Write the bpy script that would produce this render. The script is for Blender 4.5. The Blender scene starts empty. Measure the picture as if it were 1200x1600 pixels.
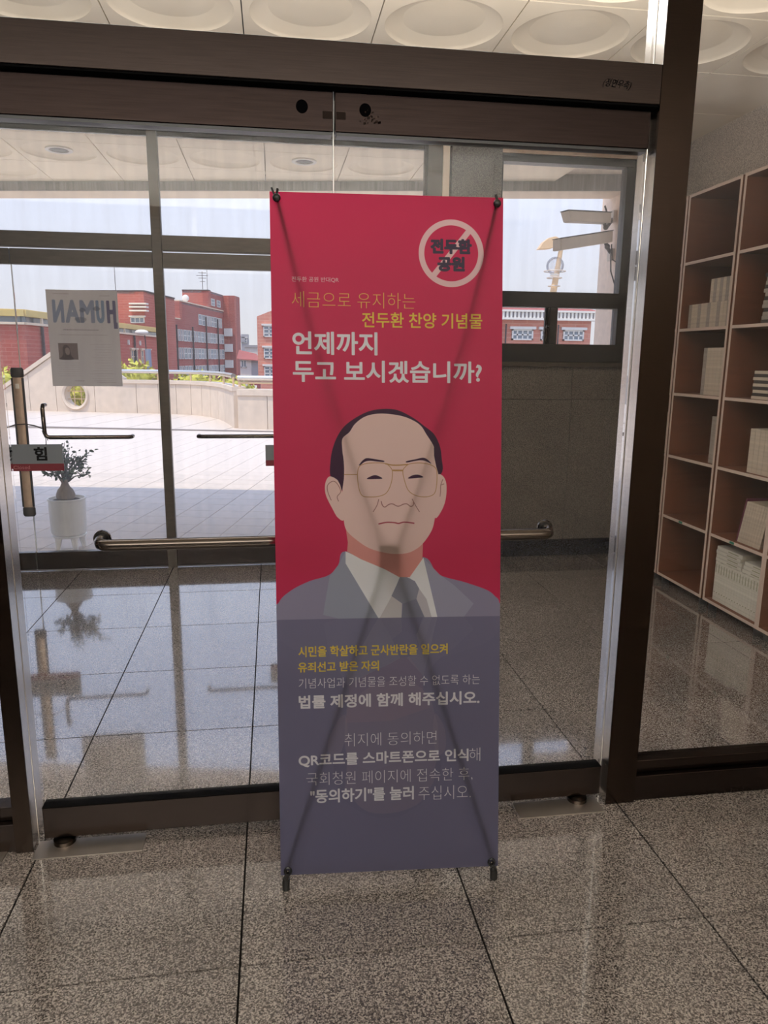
import bpy, bmesh, math, random
import numpy as np
from mathutils import Vector, Matrix
S = bpy.context.scene
COL = S.collection
rnd = random.Random(7)

# ------------------------------------------------------------------ camera
cd = bpy.data.cameras.new('camera'); cam = bpy.data.objects.new('camera', cd); COL.objects.link(cam)
cd.sensor_fit = 'VERTICAL'; cd.sensor_height = 36.0; cd.lens = 1152.144 / 1600 * 36.0
cd.clip_start = 0.02; cd.clip_end = 1000
_p, _y, _r = .204578, .149305, -.0095364
_rt = Vector((math.cos(_y), -math.sin(_y), 0)); _f0 = Vector((math.sin(_y), math.cos(_y), 0)); _up = Vector((0, 0, 1))
_fw = _f0 * math.cos(_p) - _up * math.sin(_p); _dn = -(_up * math.cos(_p) + _f0 * math.sin(_p))
_r2 = _rt * math.cos(_r) + _dn * math.sin(_r); _d2 = -_rt * math.sin(_r) + _dn * math.cos(_r)
cam.matrix_world = Matrix(((_r2.x, -_d2.x, -_fw.x, 0), (_r2.y, -_d2.y, -_fw.y, 0), (_r2.z, -_d2.z, -_fw.z, 1.43), (0, 0, 0, 1)))
S.camera = cam

# ------------------------------------------------------------------ sky, sun, exposure
w = bpy.data.worlds.new('sky'); S.world = w; w.use_nodes = True
nt = w.node_tree; nt.nodes.clear()
wo = nt.nodes.new('ShaderNodeOutputWorld'); bg = nt.nodes.new('ShaderNodeBackground')
tc = nt.nodes.new('ShaderNodeTexCoord'); sx = nt.nodes.new('ShaderNodeSeparateXYZ'); cr = nt.nodes.new('ShaderNodeValToRGB')
nt.links.new(tc.outputs['Generated'], sx.inputs[0]); nt.links.new(sx.outputs['Z'], cr.inputs[0])
cr.color_ramp.elements[0].position = 0.0; cr.color_ramp.elements[0].color = (.85, .85, .88, 1)
cr.color_ramp.elements[1].position = 0.75; cr.color_ramp.elements[1].color = (1.0, 1.28, 2.0, 1)
nt.links.new(cr.outputs[0], bg.inputs['Color']); bg.inputs['Strength'].default_value = .80
nt.links.new(bg.outputs[0], wo.inputs['Surface'])
sl = bpy.data.lights.new('sun', 'SUN'); sl.energy = 2.65; sl.angle = .01; sl.color = (1, .88, .70)
so = bpy.data.objects.new('sun', sl); COL.objects.link(so)
so.rotation_euler = Vector((.30, .24, -1)).to_track_quat('-Z', 'Y').to_euler(); so.location = (-5, -5, 20)
def area(name, loc, size, sy, power, col=(1, .93, .84), rot=(0, 0, 0)):
    l = bpy.data.lights.new(name, 'AREA'); l.shape = 'RECTANGLE'; l.size = size; l.size_y = sy; l.energy = power; l.color = col
    o = bpy.data.objects.new(name, l); COL.objects.link(o); o.location = loc; o.rotation_euler = rot; return o
area('lobby_fill', (-.3, -2.6, 1.9), 5.0, 2.6, 430, (.90, .95, 1.03), (math.pi, 0, 0))  # added fill light behind the view, brightens the lobby
area('vestibule_top_fill', (-.6, 2.85, 2.85), 3.2, .5, 40, (.95, .97, 1), (math.radians(-30), 0, 0))  # added fill from above, out of view, brightens the vestibule
area('vestibule_ceiling_fill', (.2, 2.28, 2.12), 3.4, .14, 50, rot=(math.pi, 0, 0))  # added fill hidden behind the header beam to lift the ceiling
S.view_settings.view_transform = 'Standard'; S.view_settings.look = 'None'
S.view_settings.exposure = 0.32; S.view_settings.gamma = 1.0; S.view_settings.use_curve_mapping = False
S.cycles.use_denoising = True
try: S.cycles.denoiser = 'OPENIMAGEDENOISE'
except Exception: pass
S.cycles.max_bounces = 10; S.cycles.diffuse_bounces = 5; S.cycles.glossy_bounces = 4
S.cycles.transparent_max_bounces = 24; S.cycles.transmission_bounces = 6
S.cycles.sample_clamp_indirect = 6.0; S.cycles.caustics_reflective = False; S.cycles.caustics_refractive = False

# ------------------------------------------------------------------ materials
def srgb(r, g, b):
    f = lambda c: (c / 255 / 12.92) if c / 255 <= .04045 else ((c / 255 + .055) / 1.055) ** 2.4
    return (f(r), f(g), f(b), 1)
def mat(name, col, rough=.6, metal=0., spec=.5, noise=0., nscale=20., bump=0., bscale=60., stretch=None, vary=0.):
    m = bpy.data.materials.new(name); m.use_nodes = True; n = m.node_tree.nodes; L = m.node_tree.links
    b = n['Principled BSDF']; b.inputs['Base Color'].default_value = col; b.inputs['Roughness'].default_value = rough
    b.inputs['Metallic'].default_value = metal; b.inputs['Specular IOR Level'].default_value = spec
    t = n.new('ShaderNodeTexCoord'); mp = n.new('ShaderNodeMapping'); L.new(t.outputs['Object'], mp.inputs[0])
    if stretch: mp.inputs['Scale'].default_value = stretch
    last = None
    if noise:
        x = n.new('ShaderNodeTexNoise'); x.inputs['Scale'].default_value = nscale; x.inputs['Detail'].default_value = 6
        L.new(mp.outputs[0], x.inputs['Vector'])
        r = n.new('ShaderNodeValToRGB'); e = r.color_ramp.elements
        e[0].position = .3; e[1].position = .7
        e[0].color = tuple(c * (1 - noise) for c in col[:3]) + (1,); e[1].color = tuple(min(1, c * (1 + noise)) for c in col[:3]) + (1,)
        L.new(x.outputs['Fac'], r.inputs[0]); last = r.outputs[0]
    if vary:
        oi = n.new('ShaderNodeObjectInfo'); mr = n.new('ShaderNodeMapRange'); L.new(oi.outputs['Random'], mr.inputs[0])
        mr.inputs['To Min'].default_value = 1 - vary; mr.inputs['To Max'].default_value = 1 + vary
        hs = n.new('ShaderNodeHueSaturation'); L.new(mr.outputs[0], hs.inputs['Value'])
        if last: L.new(last, hs.inputs['Color'])
        else: hs.inputs['Color'].default_value = col
        last = hs.outputs[0]
    if last: L.new(last, b.inputs['Base Color'])
    if bump:
        x = n.new('ShaderNodeTexNoise'); x.inputs['Scale'].default_value = bscale; x.inputs['Detail'].default_value = 4
        L.new(mp.outputs[0], x.inputs['Vector']); bp_ = n.new('ShaderNodeBump'); bp_.inputs['Strength'].default_value = bump; bp_.inputs['Distance'].default_value = .01
        L.new(x.outputs['Fac'], bp_.inputs['Height']); L.new(bp_.outputs[0], b.inputs['Normal'])
    return m
def granite(name, dark, mid, light, scale, rough, spec=.5, coat=0., big=.12):
    m = bpy.data.materials.new(name); m.use_nodes = True; n = m.node_tree.nodes; L = m.node_tree.links; b = n['Principled BSDF']
    t = n.new('ShaderNodeTexCoord'); oi = n.new('ShaderNodeObjectInfo')
    ad = n.new('ShaderNodeVectorMath'); ad.operation = 'ADD'; L.new(t.outputs['Object'], ad.inputs[0])
    vm = n.new('ShaderNodeVectorMath'); vm.operation = 'SCALE'; L.new(oi.outputs['Location'], vm.inputs[0]); vm.inputs['Scale'].default_value = 3.7
    L.new(vm.outputs[0], ad.inputs[1])
    x = n.new('ShaderNodeTexNoise'); x.inputs['Scale'].default_value = scale; x.inputs['Detail'].default_value = 3; x.inputs['Roughness'].default_value = .65
    L.new(ad.outputs[0], x.inputs['Vector'])
    vo = n.new('ShaderNodeTexVoronoi'); vo.inputs['Scale'].default_value = scale * 1.5; L.new(ad.outputs[0], vo.inputs['Vector'])
    sp = n.new('ShaderNodeSeparateColor'); L.new(vo.outputs['Color'], sp.inputs[0]); mf = n.new('ShaderNodeMath'); mf.operation = 'MULTIPLY_ADD'; mf.inputs[1].default_value = .26; L.new(sp.outputs[0], mf.inputs[0])
    m3 = n.new('ShaderNodeMath'); m3.operation = 'MULTIPLY_ADD'; m3.inputs[1].default_value = .72; m3.inputs[2].default_value = .01; L.new(x.outputs['Fac'], m3.inputs[0]); L.new(m3.outputs[0], mf.inputs[2])
    r = n.new('ShaderNodeValToRGB'); r.color_ramp.elements[0].position = .38; r.color_ramp.elements[0].color = dark
    r.color_ramp.elements[1].position = .62; r.color_ramp.elements[1].color = light
    e = r.color_ramp.elements.new(.50); e.color = mid
    L.new(mf.outputs[0], r.inputs[0])
    y = n.new('ShaderNodeTexNoise'); y.inputs['Scale'].default_value = 2.3; y.inputs['Detail'].default_value = 5; L.new(ad.outputs[0], y.inputs['Vector'])
    mr = n.new('ShaderNodeMapRange'); L.new(y.outputs['Fac'], mr.inputs[0]); mr.inputs['From Min'].default_value = .3; mr.inputs['From Max'].default_value = .7
    mr.inputs['To Min'].default_value = 1 - big; mr.inputs['To Max'].default_value = 1 + big
    hs = n.new('ShaderNodeHueSaturation'); L.new(r.outputs[0], hs.inputs['Color']); L.new(mr.outputs[0], hs.inputs['Value']); L.new(hs.outputs[0], b.inputs['Base Color'])
    rr = n.new('ShaderNodeMapRange'); L.new(x.outputs['Fac'], rr.inputs[0]); rr.inputs['To Min'].default_value = rough * .7; rr.inputs['To Max'].default_value = rough * 1.4
    L.new(rr.outputs[0], b.inputs['Roughness']); b.inputs['Specular IOR Level'].default_value = spec
    b.inputs['Coat Weight'].default_value = coat; b.inputs['Coat Roughness'].default_value = .035
    return m
def glass(name, tint=(.99, .99, .99), haze=0.03, hcol=(.8, .82, .85), scale=(14, 14, 1.5), refl=1.0):
    m = bpy.data.materials.new(name); m.use_nodes = True; n = m.node_tree.nodes; L = m.node_tree.links; n.clear()
    o = n.new('ShaderNodeOutputMaterial'); tr = n.new('ShaderNodeBsdfTransparent'); tr.inputs[0].default_value = tint + (1,)
    gl = n.new('ShaderNodeBsdfGlossy'); gl.inputs['Roughness'].default_value = .0
    fr = n.new('ShaderNodeFresnel'); fr.inputs[0].default_value = 1.35
    mx = n.new('ShaderNodeMixShader'); L.new(fr.outputs[0], mx.inputs[0]); L.new(tr.outputs[0], mx.inputs[1]); L.new(gl.outputs[0], mx.inputs[2])
    if refl < 1:
        mu = n.new('ShaderNodeMath'); mu.operation = 'MULTIPLY'; mu.inputs[1].default_value = refl; L.new(fr.outputs[0], mu.inputs[0]); L.new(mu.outputs[0], mx.inputs[0])
    if haze:
        tl = n.new('ShaderNodeBsdfTranslucent'); tl.inputs[0].default_value = hcol + (1,)
        t = n.new('ShaderNodeTexCoord'); mp = n.new('ShaderNodeMapping'); mp.inputs['Scale'].default_value = scale
        L.new(t.outputs['Object'], mp.inputs[0]); x = n.new('ShaderNodeTexNoise'); x.inputs['Scale'].default_value = 1.0; x.inputs['Detail'].default_value = 8
        L.new(mp.outputs[0], x.inputs['Vector']); mr = n.new('ShaderNodeMapRange'); L.new(x.outputs['Fac'], mr.inputs[0])
        mr.inputs['From Min'].default_value = .35; mr.inputs['From Max'].default_value = .75
        mr.inputs['To Min'].default_value = haze * .6; mr.inputs['To Max'].default_value = haze * 1.8
        m2 = n.new('ShaderNodeMixShader'); L.new(mr.outputs[0], m2.inputs[0]); L.new(mx.outputs[0], m2.inputs[1]); L.new(tl.outputs[0], m2.inputs[2])
        L.new(m2.outputs[0], o.inputs[0])
    else: L.new(mx.outputs[0], o.inputs[0])
    return m
def brick(name, c1, c2, mortar, scale=1.0):
    m = bpy.data.materials.new(name); m.use_nodes = True; n = m.node_tree.nodes; L = m.node_tree.links; b = n['Principled BSDF']; b.inputs['Roughness'].default_value = .9
    t = n.new('ShaderNodeTexCoord'); s = n.new('ShaderNodeSeparateXYZ'); L.new(t.outputs['Object'], s.inputs[0])
    a = n.new('ShaderNodeMath'); a.operation = 'ADD'; L.new(s.outputs[0], a.inputs[0]); L.new(s.outputs[1], a.inputs[1])
    c = n.new('ShaderNodeCombineXYZ'); L.new(a.outputs[0], c.inputs[0]); L.new(s.outputs[2], c.inputs[1])
    k = n.new('ShaderNodeTexBrick'); k.inputs['Scale'].default_value = scale; k.inputs['Color1'].default_value = c1; k.inputs['Color2'].default_value = c2
    k.inputs['Mortar'].default_value = mortar; k.inputs['Brick Width'].default_value = .9; k.inputs['Row Height'].default_value = .28; k.inputs['Mortar Size'].default_value = .025
    L.new(c.outputs[0], k.inputs['Vector']); L.new(k.outputs[0], b.inputs['Base Color']); return m

MT = {}
MT['floor'] = granite('granite_floor_tile', srgb(62, 57, 54), srgb(106, 99, 95), srgb(158, 150, 143), 195, .085, 1.0, .9)
MT['grout'] = mat('dark_grout', srgb(22, 19, 17), .95, spec=.1)
MT['granwall'] = granite('dark_granite_cladding', srgb(62, 58, 54), srgb(98, 93, 88), srgb(124, 118, 111), 230, .3, .5)
MT['granlight'] = granite('beige_granite_wall', srgb(150, 140, 130), srgb(196, 184, 170), srgb(228, 216, 202), 220, .5, .4)
MT['graybase'] = granite('black_granite_base', srgb(14, 15, 20), srgb(26, 28, 36), srgb(44, 47, 58), 130, .18, .5)
MT['plaster'] = mat('painted_wall', srgb(138, 136, 134), .85, noise=.05)
MT['panel'] = mat('ceiling_panel_white', srgb(240, 228, 208), .7, noise=.03, nscale=5, vary=.02)
MT['panelback'] = mat('ceiling_void', srgb(92, 82, 72), .9)
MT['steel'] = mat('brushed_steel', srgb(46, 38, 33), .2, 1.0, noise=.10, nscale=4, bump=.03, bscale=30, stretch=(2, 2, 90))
MT['steelh'] = mat('brushed_steel_horizontal', srgb(52, 45, 42), .24, 1.0, noise=.14, nscale=4, bump=.03, bscale=30, stretch=(2, 90, 90))
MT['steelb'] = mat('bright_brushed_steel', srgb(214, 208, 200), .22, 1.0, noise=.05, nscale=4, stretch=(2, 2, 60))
MT['soffit'] = mat('cream_soffit_panel', srgb(250, 234, 206), .7, noise=.03, nscale=5, vary=.02)
MT['chrome'] = mat('polished_steel_tube', srgb(92, 84, 78), .13, 1.0)
MT['alu'] = mat('grey_aluminium_frame', srgb(88, 82, 75), .42, .75, noise=.12, nscale=3, stretch=(3, 3, 20))
MT['blackalu'] = mat('black_aluminium_frame', srgb(12, 13, 16), .4, .0, noise=.1)
MT['rubber'] = mat('black_rubber', srgb(16, 16, 16), .5)
MT['black'] = mat('black_plastic', srgb(14, 13, 13), .3)
MT['pole'] = mat('black_painted_pole', srgb(22, 20, 20), .4)
MT['steelshade'] = mat('recess_shaded_steel_rail', srgb(38, 31, 29), .26, 1.0, noise=.18, nscale=4, stretch=(2, 60, 60))  # darker steel copy: shade of the recessed top rails put into the colour
MT['plate'] = mat('worn_steel_plate', srgb(150, 142, 134), .38, .8, noise=.15, nscale=6)
MT['globeglass'] = glass('clear_globe_glass', haze=.22)
MT['glass1'] = glass('inner_door_glass', haze=.004, refl=.6)
MT['glass2'] = glass('outer_dusty_glass', haze=.05, refl=.6)
MT['glassedge'] = mat('polished_glass_edge', srgb(214, 218, 214), .15, .0, 1.0)
MT['wood'] = mat('beech_laminate', srgb(108, 64, 42), .5, noise=.10, nscale=3, stretch=(1.5, 1.5, 14))
MT['woodedge'] = mat('pale_pink_beech_edge_band', srgb(206, 184, 170), .5, noise=.04, nscale=8)
MT['dgray'] = mat('dark_grey_plastic', srgb(58, 58, 60), .5)
MT['green'] = mat('green_sticker', srgb(20, 110, 84), .5)
MT['terr'] = mat('terrace_paver', srgb(202, 190, 178), .8, noise=.06, nscale=14, vary=.045)
MT['terrbase'] = mat('terrace_sand_joint', srgb(150, 138, 126), .95)
MT['step'] = mat('dark_stone_strip', srgb(140, 130, 124), .8)
MT['stone'] = mat('cream_parapet_stone', srgb(214, 198, 180), .85, noise=.07, nscale=5, vary=.03)
MT['canopy'] = mat('cream_canopy_paint', srgb(236, 218, 196), .8, noise=.05, nscale=4)
MT['fascia'] = mat('weather_streaked_grey_paint', srgb(140, 136, 130), .8, noise=.30, nscale=5, stretch=(9, 9, .35))
MT['pier'] = mat('cream_stone_pier', srgb(244, 224, 206), .85, noise=.08, nscale=25)
MT['white'] = mat('white_paint', srgb(232, 228, 220), .6)
MT['pot'] = mat('white_glazed_pot', srgb(238, 240, 240), .45, noise=.03)
MT['soil'] = mat('dark_soil', srgb(60, 48, 40), .95, noise=.3, nscale=60)
MT['bark'] = mat('pale_swollen_trunk_bark', srgb(150, 136, 120), .8, noise=.15, nscale=18, stretch=(3, 3, 1))
MT['leaf'] = mat('dark_green_leaf', srgb(84, 108, 80), .45, vary=.2)
MT['bush'] = mat('yellow_green_foliage', srgb(186, 182, 70), .7, noise=.35, nscale=6)
MT['ground'] = mat('street_asphalt', srgb(120, 116, 112), .95, noise=.1)
MT['brick1'] = brick('red_brick', srgb(186, 98, 84), srgb(174, 88, 76), srgb(190, 120, 104))
MT['brick2'] = brick('shaded_red_brick', srgb(166, 86, 78), srgb(152, 76, 70), srgb(168, 104, 94))  # darker copy of the red brick: shade painted on the long block's faces
MT['brick3'] = brick('salmon_brick', srgb(214, 140, 118), srgb(204, 128, 108), srgb(216, 160, 140))
MT['cream'] = mat('cream_ledge', srgb(226, 206, 180), .8)
MT['ochre'] = mat('ochre_green_fascia', srgb(216, 190, 120), .8, noise=.06, nscale=1)
MT['wframe'] = mat('white_window_frame', srgb(226, 222, 216), .6)
MT['pane'] = mat('far_window_pane', srgb(120, 132, 142), .15, 0, .8, vary=.25)
MT['rooftile'] = mat('red_roof_tile', srgb(156, 84, 78), .8, noise=.1, nscale=2)
MT['fargrey'] = mat('far_grey_wall', srgb(168, 166, 168), .9)
MT['farwhite'] = mat('far_white_wall', srgb(220, 212, 204), .9)
MT['pipe'] = mat('dark_drain_pipe', srgb(70, 58, 58), .7)
MT['bluepost'] = mat('blue_grey_painted_post', srgb(140, 152, 170), .6)
MT['tan'] = mat('tan_painted_lamp_post', srgb(214, 182, 142), .5)
MT['globe'] = mat('clear_lamp_globe', srgb(214, 208, 196), .2)
MT['camgrey'] = mat('grey_camera_housing', srgb(206, 194, 180), .5)
MT['cable'] = mat('black_cable', srgb(56, 52, 50), .6)
MT['red'] = mat('red_board_band', srgb(128, 34, 48), .5)
MT['signwhite'] = mat('off_white_sign_board', srgb(124, 130, 138), .5)
MT['ink'] = mat('black_ink', srgb(8, 8, 9), .9, spec=0.)
MT['signtext'] = mat('pale_sign_lettering', srgb(190, 120, 124), .6)
MT['brown'] = mat('brown_anodised_bar', srgb(196, 172, 152), .35, .6, noise=.1)

# ------------------------------------------------------------------ mesh builder
ORG = {}
class B:
    def __init__(s): s.v = []; s.f = []; s.uv = None
    def add(s, vs, fs):
        k = len(s.v); s.v += [tuple(v) for v in vs]; s.f += [tuple(i + k for i in f) for f in fs]; return s
    def box(s, x0, x1, y0, y1, z0, z1):
        return s.add([(x0, y0, z0), (x1, y0, z0), (x1, y1, z0), (x0, y1, z0), (x0, y0, z1), (x1, y0, z1), (x1, y1, z1), (x0, y1, z1)],
                     [(0, 3, 2, 1), (4, 5, 6, 7), (0, 1, 5, 4), (1, 2, 6, 5), (2, 3, 7, 6), (3, 0, 4, 7)])
    def hexa(s, b4, t4):
        return s.add(list(b4) + list(t4), [(0, 3, 2, 1), (4, 5, 6, 7), (0, 1, 5, 4), (1, 2, 6, 5), (2, 3, 7, 6), (3, 0, 4, 7)])
    def prism(s, poly, z0, z1):
        n = len(poly); return s.add([(x, y, z0) for x, y in poly] + [(x, y, z1) for x, y in poly],
            [tuple(range(n - 1, -1, -1)), tuple(range(n, 2 * n))] + [(i, (i + 1) % n, n + (i + 1) % n, n + i) for i in range(n)])
    def wallseg(s, a, b, t, z0, z1, za=None, off=0):      # wall between plan points a-b, thickness t to the left of travel
        d = Vector((b[0] - a[0], b[1] - a[1])).normalized(); n = Vector((-d.y, d.x))
        a = Vector(a) + n * off; b = Vector(b) + n * off; c = b + n * t; e = a + n * t
        za = z1 if za is None else za
        return s.hexa([(a.x, a.y, z0), (b.x, b.y, z0), (c.x, c.y, z0), (e.x, e.y, z0)], [(a.x, a.y, za), (b.x, b.y, z1), (c.x, c.y, z1), (e.x, e.y, za)])
    def tube(s, pts, r, seg=10, caps=True, flat=1.0):
        pts = [Vector(p) for p in pts]; n = len(pts); rs = r if isinstance(r, (list, tuple)) else [r] * n
        u = None; base = len(s.v)
        for i, p in enumerate(pts):
            d = (pts[min(i + 1, n - 1)] - pts[max(i - 1, 0)]).normalized()
            if u is None: u = d.cross(Vector((0, 0, 1)) if abs(d.z) < .9 else Vector((1, 0, 0))).normalized()
            else: u = (u - d * u.dot(d)).normalized()
            w_ = d.cross(u)
            for k in range(seg):
                a = 2 * math.pi * k / seg; s.v.append(tuple(p + (u * math.cos(a) + w_ * math.sin(a) * flat) * rs[i]))
        for i in range(n - 1):
            for k in range(seg):
                s.f.append((base + i * seg + k, base + i * seg + (k + 1) % seg, base + (i + 1) * seg + (k + 1) % seg, base + (i + 1) * seg + k))
        if caps: s.f.append(tuple(base + k for k in range(seg - 1, -1, -1))); s.f.append(tuple(base + (n - 1) * seg + k for k in range(seg)))
        return s
    def lathe(s, c, prof, seg=24, sx=1, sy=1):
        base = len(s.v)
        for r, z in prof:
            for k in range(seg):
                a = 2 * math.pi * k / seg; s.v.append((c[0] + r * math.cos(a) * sx, c[1] + r * math.sin(a) * sy, c[2] + z))
        for i in range(len(prof) - 1):
            for k in range(seg): s.f.append((base + i * seg + k, base + i * seg + (k + 1) % seg, base + (i + 1) * seg + (k + 1) % seg, base + (i + 1) * seg + k))
        s.f.append(tuple(base + k for k in range(seg - 1, -1, -1))); s.f.append(tuple(base + (len(prof) - 1) * seg + k for k in range(seg)))
        return s
    def ball(s, c, r, seg=12, rings=8, sc=(1, 1, 1)):
        prof = [(max(1e-4, r * math.sin(math.pi * i / rings)), -r * math.cos(math.pi * i / rings)) for i in range(rings + 1)]
        k = len(s.v); s.lathe((0, 0, 0), prof, seg)
        for i in range(k, len(s.v)):
            v = s.v[i]; s.v[i] = (c[0] + v[0] * sc[0], c[1] + v[1] * sc[1], c[2] + v[2] * sc[2])
        return s
    def build(s, name, m, parent=None, smooth=False, bevel=0, origin=None):
        if parent is not None: O = ORG[parent.name]
        elif origin is not None: O = Vector(origin)
        else:
            a = np.array(s.v); O = Vector(((a[:, 0].min() + a[:, 0].max()) / 2, (a[:, 1].min() + a[:, 1].max()) / 2, a[:, 2].min()))
        me = bpy.data.meshes.new(name); me.from_pydata([tuple(Vector(v) - O) for v in s.v], [], s.f); me.update()
        if smooth:
            me.polygons.foreach_set('use_smooth', [True] * len(me.polygons))
            try: me.set_sharp_from_angle(angle=math.radians(42))
            except Exception: pass
        me.materials.append(MT[m] if isinstance(m, str) else m)
        o = bpy.data.objects.new(name, me); COL.objects.link(o)
        if parent is not None: o.parent = parent
        else: o.location = O
        ORG[o.name] = O
        if bevel:
            md = o.modifiers.new('bevel', 'BEVEL'); md.width = bevel; md.segments = 2; md.limit_method = 'ANGLE'
        return o
def thing(name, label, cat, loc=(0, 0, 0), group=None, kind=None):
    o = bpy.data.objects.new(name, None); COL.objects.link(o); o.location = loc; o.empty_display_size = .1
    ORG[o.name] = Vector(loc)
    if label: o['label'] = label
    if cat: o['category'] = cat
    if group: o['group'] = group
    if kind: o['kind'] = kind
    return o
def tag(o, label, cat, group=None):
    o['label'] = label; o['category'] = cat
    if group: o['group'] = group
    return o
def struct(o, label=None, kind='structure', cat='structure'):
    o['kind'] = kind
    if label: o['label'] = label; o['category'] = cat
    return o
def linked(name, me, parent, loc):
    o = bpy.data.objects.new(name, me); COL.objects.link(o); o.parent = parent; o.location = loc; return o
def text_mesh(body, off=0.):
    c = bpy.data.curves.new('t', 'FONT'); c.body = body; c.offset = off; c.resolution_u = 6
    o = bpy.data.objects.new('t', c); COL.objects.link(o)
    dg = bpy.context.evaluated_depsgraph_get(); ev = o.evaluated_get(dg); me = ev.to_mesh()
    vs = np.array([v.co[:] for v in me.vertices], float).reshape(-1, 3)
    me.calc_loop_triangles(); tr = np.array([t.vertices[:] for t in me.loop_triangles], int).reshape(-1, 3)
    ev.to_mesh_clear(); bpy.data.objects.remove(o); bpy.data.curves.remove(c)
    return vs[:, :2], tr
def lettering(body, origin, ux, uz, wdt, hgt, name, m, parent, shear=0., bold=0.):   # flat letters fitted in a wdt x hgt rectangle
    v, t = text_mesh(body, bold); v = v - v.min(0); v /= v.max(0); ux = Vector(ux); uz = Vector(uz); o = Vector(origin)
    b = B(); b.add([o + ux * ((p[0] + shear * p[1]) * wdt) + uz * (p[1] * hgt) for p in v], [tuple(int(i) for i in q) for q in t]); return b.build(name, m, parent)

# ------------------------------------------------------------------ printed sheets: pixels drawn here, never loaded
class Canvas:
    def __init__(s, W, H, col): s.W = W; s.H = H; s.a = np.empty((H, W, 3), np.float32); s.a[:] = col[:3]
    def comp(s, x0, y0, mask, col, al=1.0):
        h, w_ = mask.shape; X0 = max(0, x0); Y0 = max(0, y0); X1 = min(s.W, x0 + w_); Y1 = min(s.H, y0 + h)
        if X1 <= X0 or Y1 <= Y0: return
        m = mask[Y0 - y0:Y1 - y0, X0 - x0:X1 - x0, None] * al; s.a[Y0:Y1, X0:X1] = s.a[Y0:Y1, X0:X1] * (1 - m) + np.array(col[:3], np.float32) * m
    def poly(s, pts, col, al=1.0, clip=None):
        P = np.array(pts, float); y0 = max(0, int(P[:, 1].min()) - 1); y1 = min(s.H, int(P[:, 1].max()) + 2)
        x0 = int(P[:, 0].min()) - 1; x1 = int(P[:, 0].max()) + 2
        if y1 <= y0: return
        Q = np.roll(P, -1, 0); m = np.zeros((y1 - y0, x1 - x0), np.float32); xs = np.arange(x0, x1)
        for r in range(y1 - y0):
            for sub in (.17, .5, .83):
                y = y0 + r + sub; c = (P[:, 1] <= y) != (Q[:, 1] <= y)
                if not c.any(): continue
                xx = np.sort(P[c, 0] + (y - P[c, 1]) / (Q[c, 1] - P[c, 1]) * (Q[c, 0] - P[c, 0]))
                for k in range(0, len(xx) - 1, 2): m[r] += np.clip(np.minimum(xs + 1, xx[k + 1]) - np.maximum(xs, xx[k]), 0, 1) / 3
        m = np.clip(m, 0, 1)
        if clip is not None: m[:max(0, min(len(m), clip[0] - y0))] = 0; m[max(0, clip[1] - y0):] = 0
        s.comp(x0, y0, m, col, al)
    def stroke(s, pts, wd, col, al=1.0):
        P = [Vector(p) for p in pts]; L_ = []; R_ = []
        for i, p in enumerate(P):
            d = (P[min(i + 1, len(P) - 1)] - P[max(i - 1, 0)]).normalized(); n = Vector((-d.y, d.x)) * wd / 2; L_.append(p + n); R_.append(p - n)
        s.poly([tuple(q) for q in L_ + R_[::-1]], col, al)
    def text(s, body, x0, y0, x1, y1, col, wt=0.0, al=1.0):      # ink box in pixels; wt > 0 bolder, < 0 lighter (pixels)
        K = 3; v, t = text_mesh(body); v = v - v.min(0); v /= v.max(0); pad = max(0, wt) * K
        W_ = (x1 - x0) * K; H_ = (y1 - y0) * K; v = np.stack([pad + v[:, 0] * (W_ - 2 * pad), pad + (1 - v[:, 1]) * (H_ - 2 * pad)], 1)
        m = np.zeros((int(H_) + 6, int(W_) + 6), bool)
        for q in t:
            A, B_, C_ = v[q]; a0 = max(0, int(min(A[0], B_[0], C_[0]))); a1 = int(max(A[0], B_[0], C_[0])) + 2; b0 = max(0, int(min(A[1], B_[1], C_[1]))); b1 = int(max(A[1], B_[1], C_[1])) + 2
            X, Y = np.meshgrid(np.arange(a0, a1) + .5, np.arange(b0, b1) + .5)
            e = lambda p, r: (r[0] - p[0]) * (Y - p[1]) - (r[1] - p[1]) * (X - p[0])
            e1, e2, e3 = e(A, B_), e(B_, C_), e(C_, A); k = ((e1 >= 0) & (e2 >= 0) & (e3 >= 0)) | ((e1 <= 0) & (e2 <= 0) & (e3 <= 0))
            sub = m[b0:b1, a0:a1]; sub |= k[:sub.shape[0], :sub.shape[1]]
        R = int(round(abs(wt) * K))
        if R:
            src = m if wt > 0 else ~m; out = src.copy(); hh, ww = src.shape
            for dy in range(-R, R + 1):
                for dx in range(-R, R + 1):
                    if dx * dx + dy * dy <= R * R + 1 and (dx or dy):
                        ys, xs = max(0, dy), max(0, dx); out[ys:hh + min(0, dy), xs:ww + min(0, dx)] |= src[ys - dy:hh + min(0, dy) - dy, xs - dx:ww + min(0, dx) - dx]
            m = out if wt > 0 else ~out
        h3, w3 = m.shape[0] // 3 * 3, m.shape[1] // 3 * 3; g = m[:h3, :w3].reshape(h3 // 3, 3, w3 // 3, 3).mean((1, 3)).astype(np.float32)
        s.comp(int(round(x0)), int(round(y0)), g, col, al)
    def image(s, name):
        im = bpy.data.images.new(name, s.W, s.H, float_buffer=True); im.colorspace_settings.name = 'Non-Color'
        px = np.ones((s.H, s.W, 4), np.float32); px[:, :, :3] = s.a[::-1]; im.pixels.foreach_set(px.ravel()); im.update(); im.pack(); return im
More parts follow.
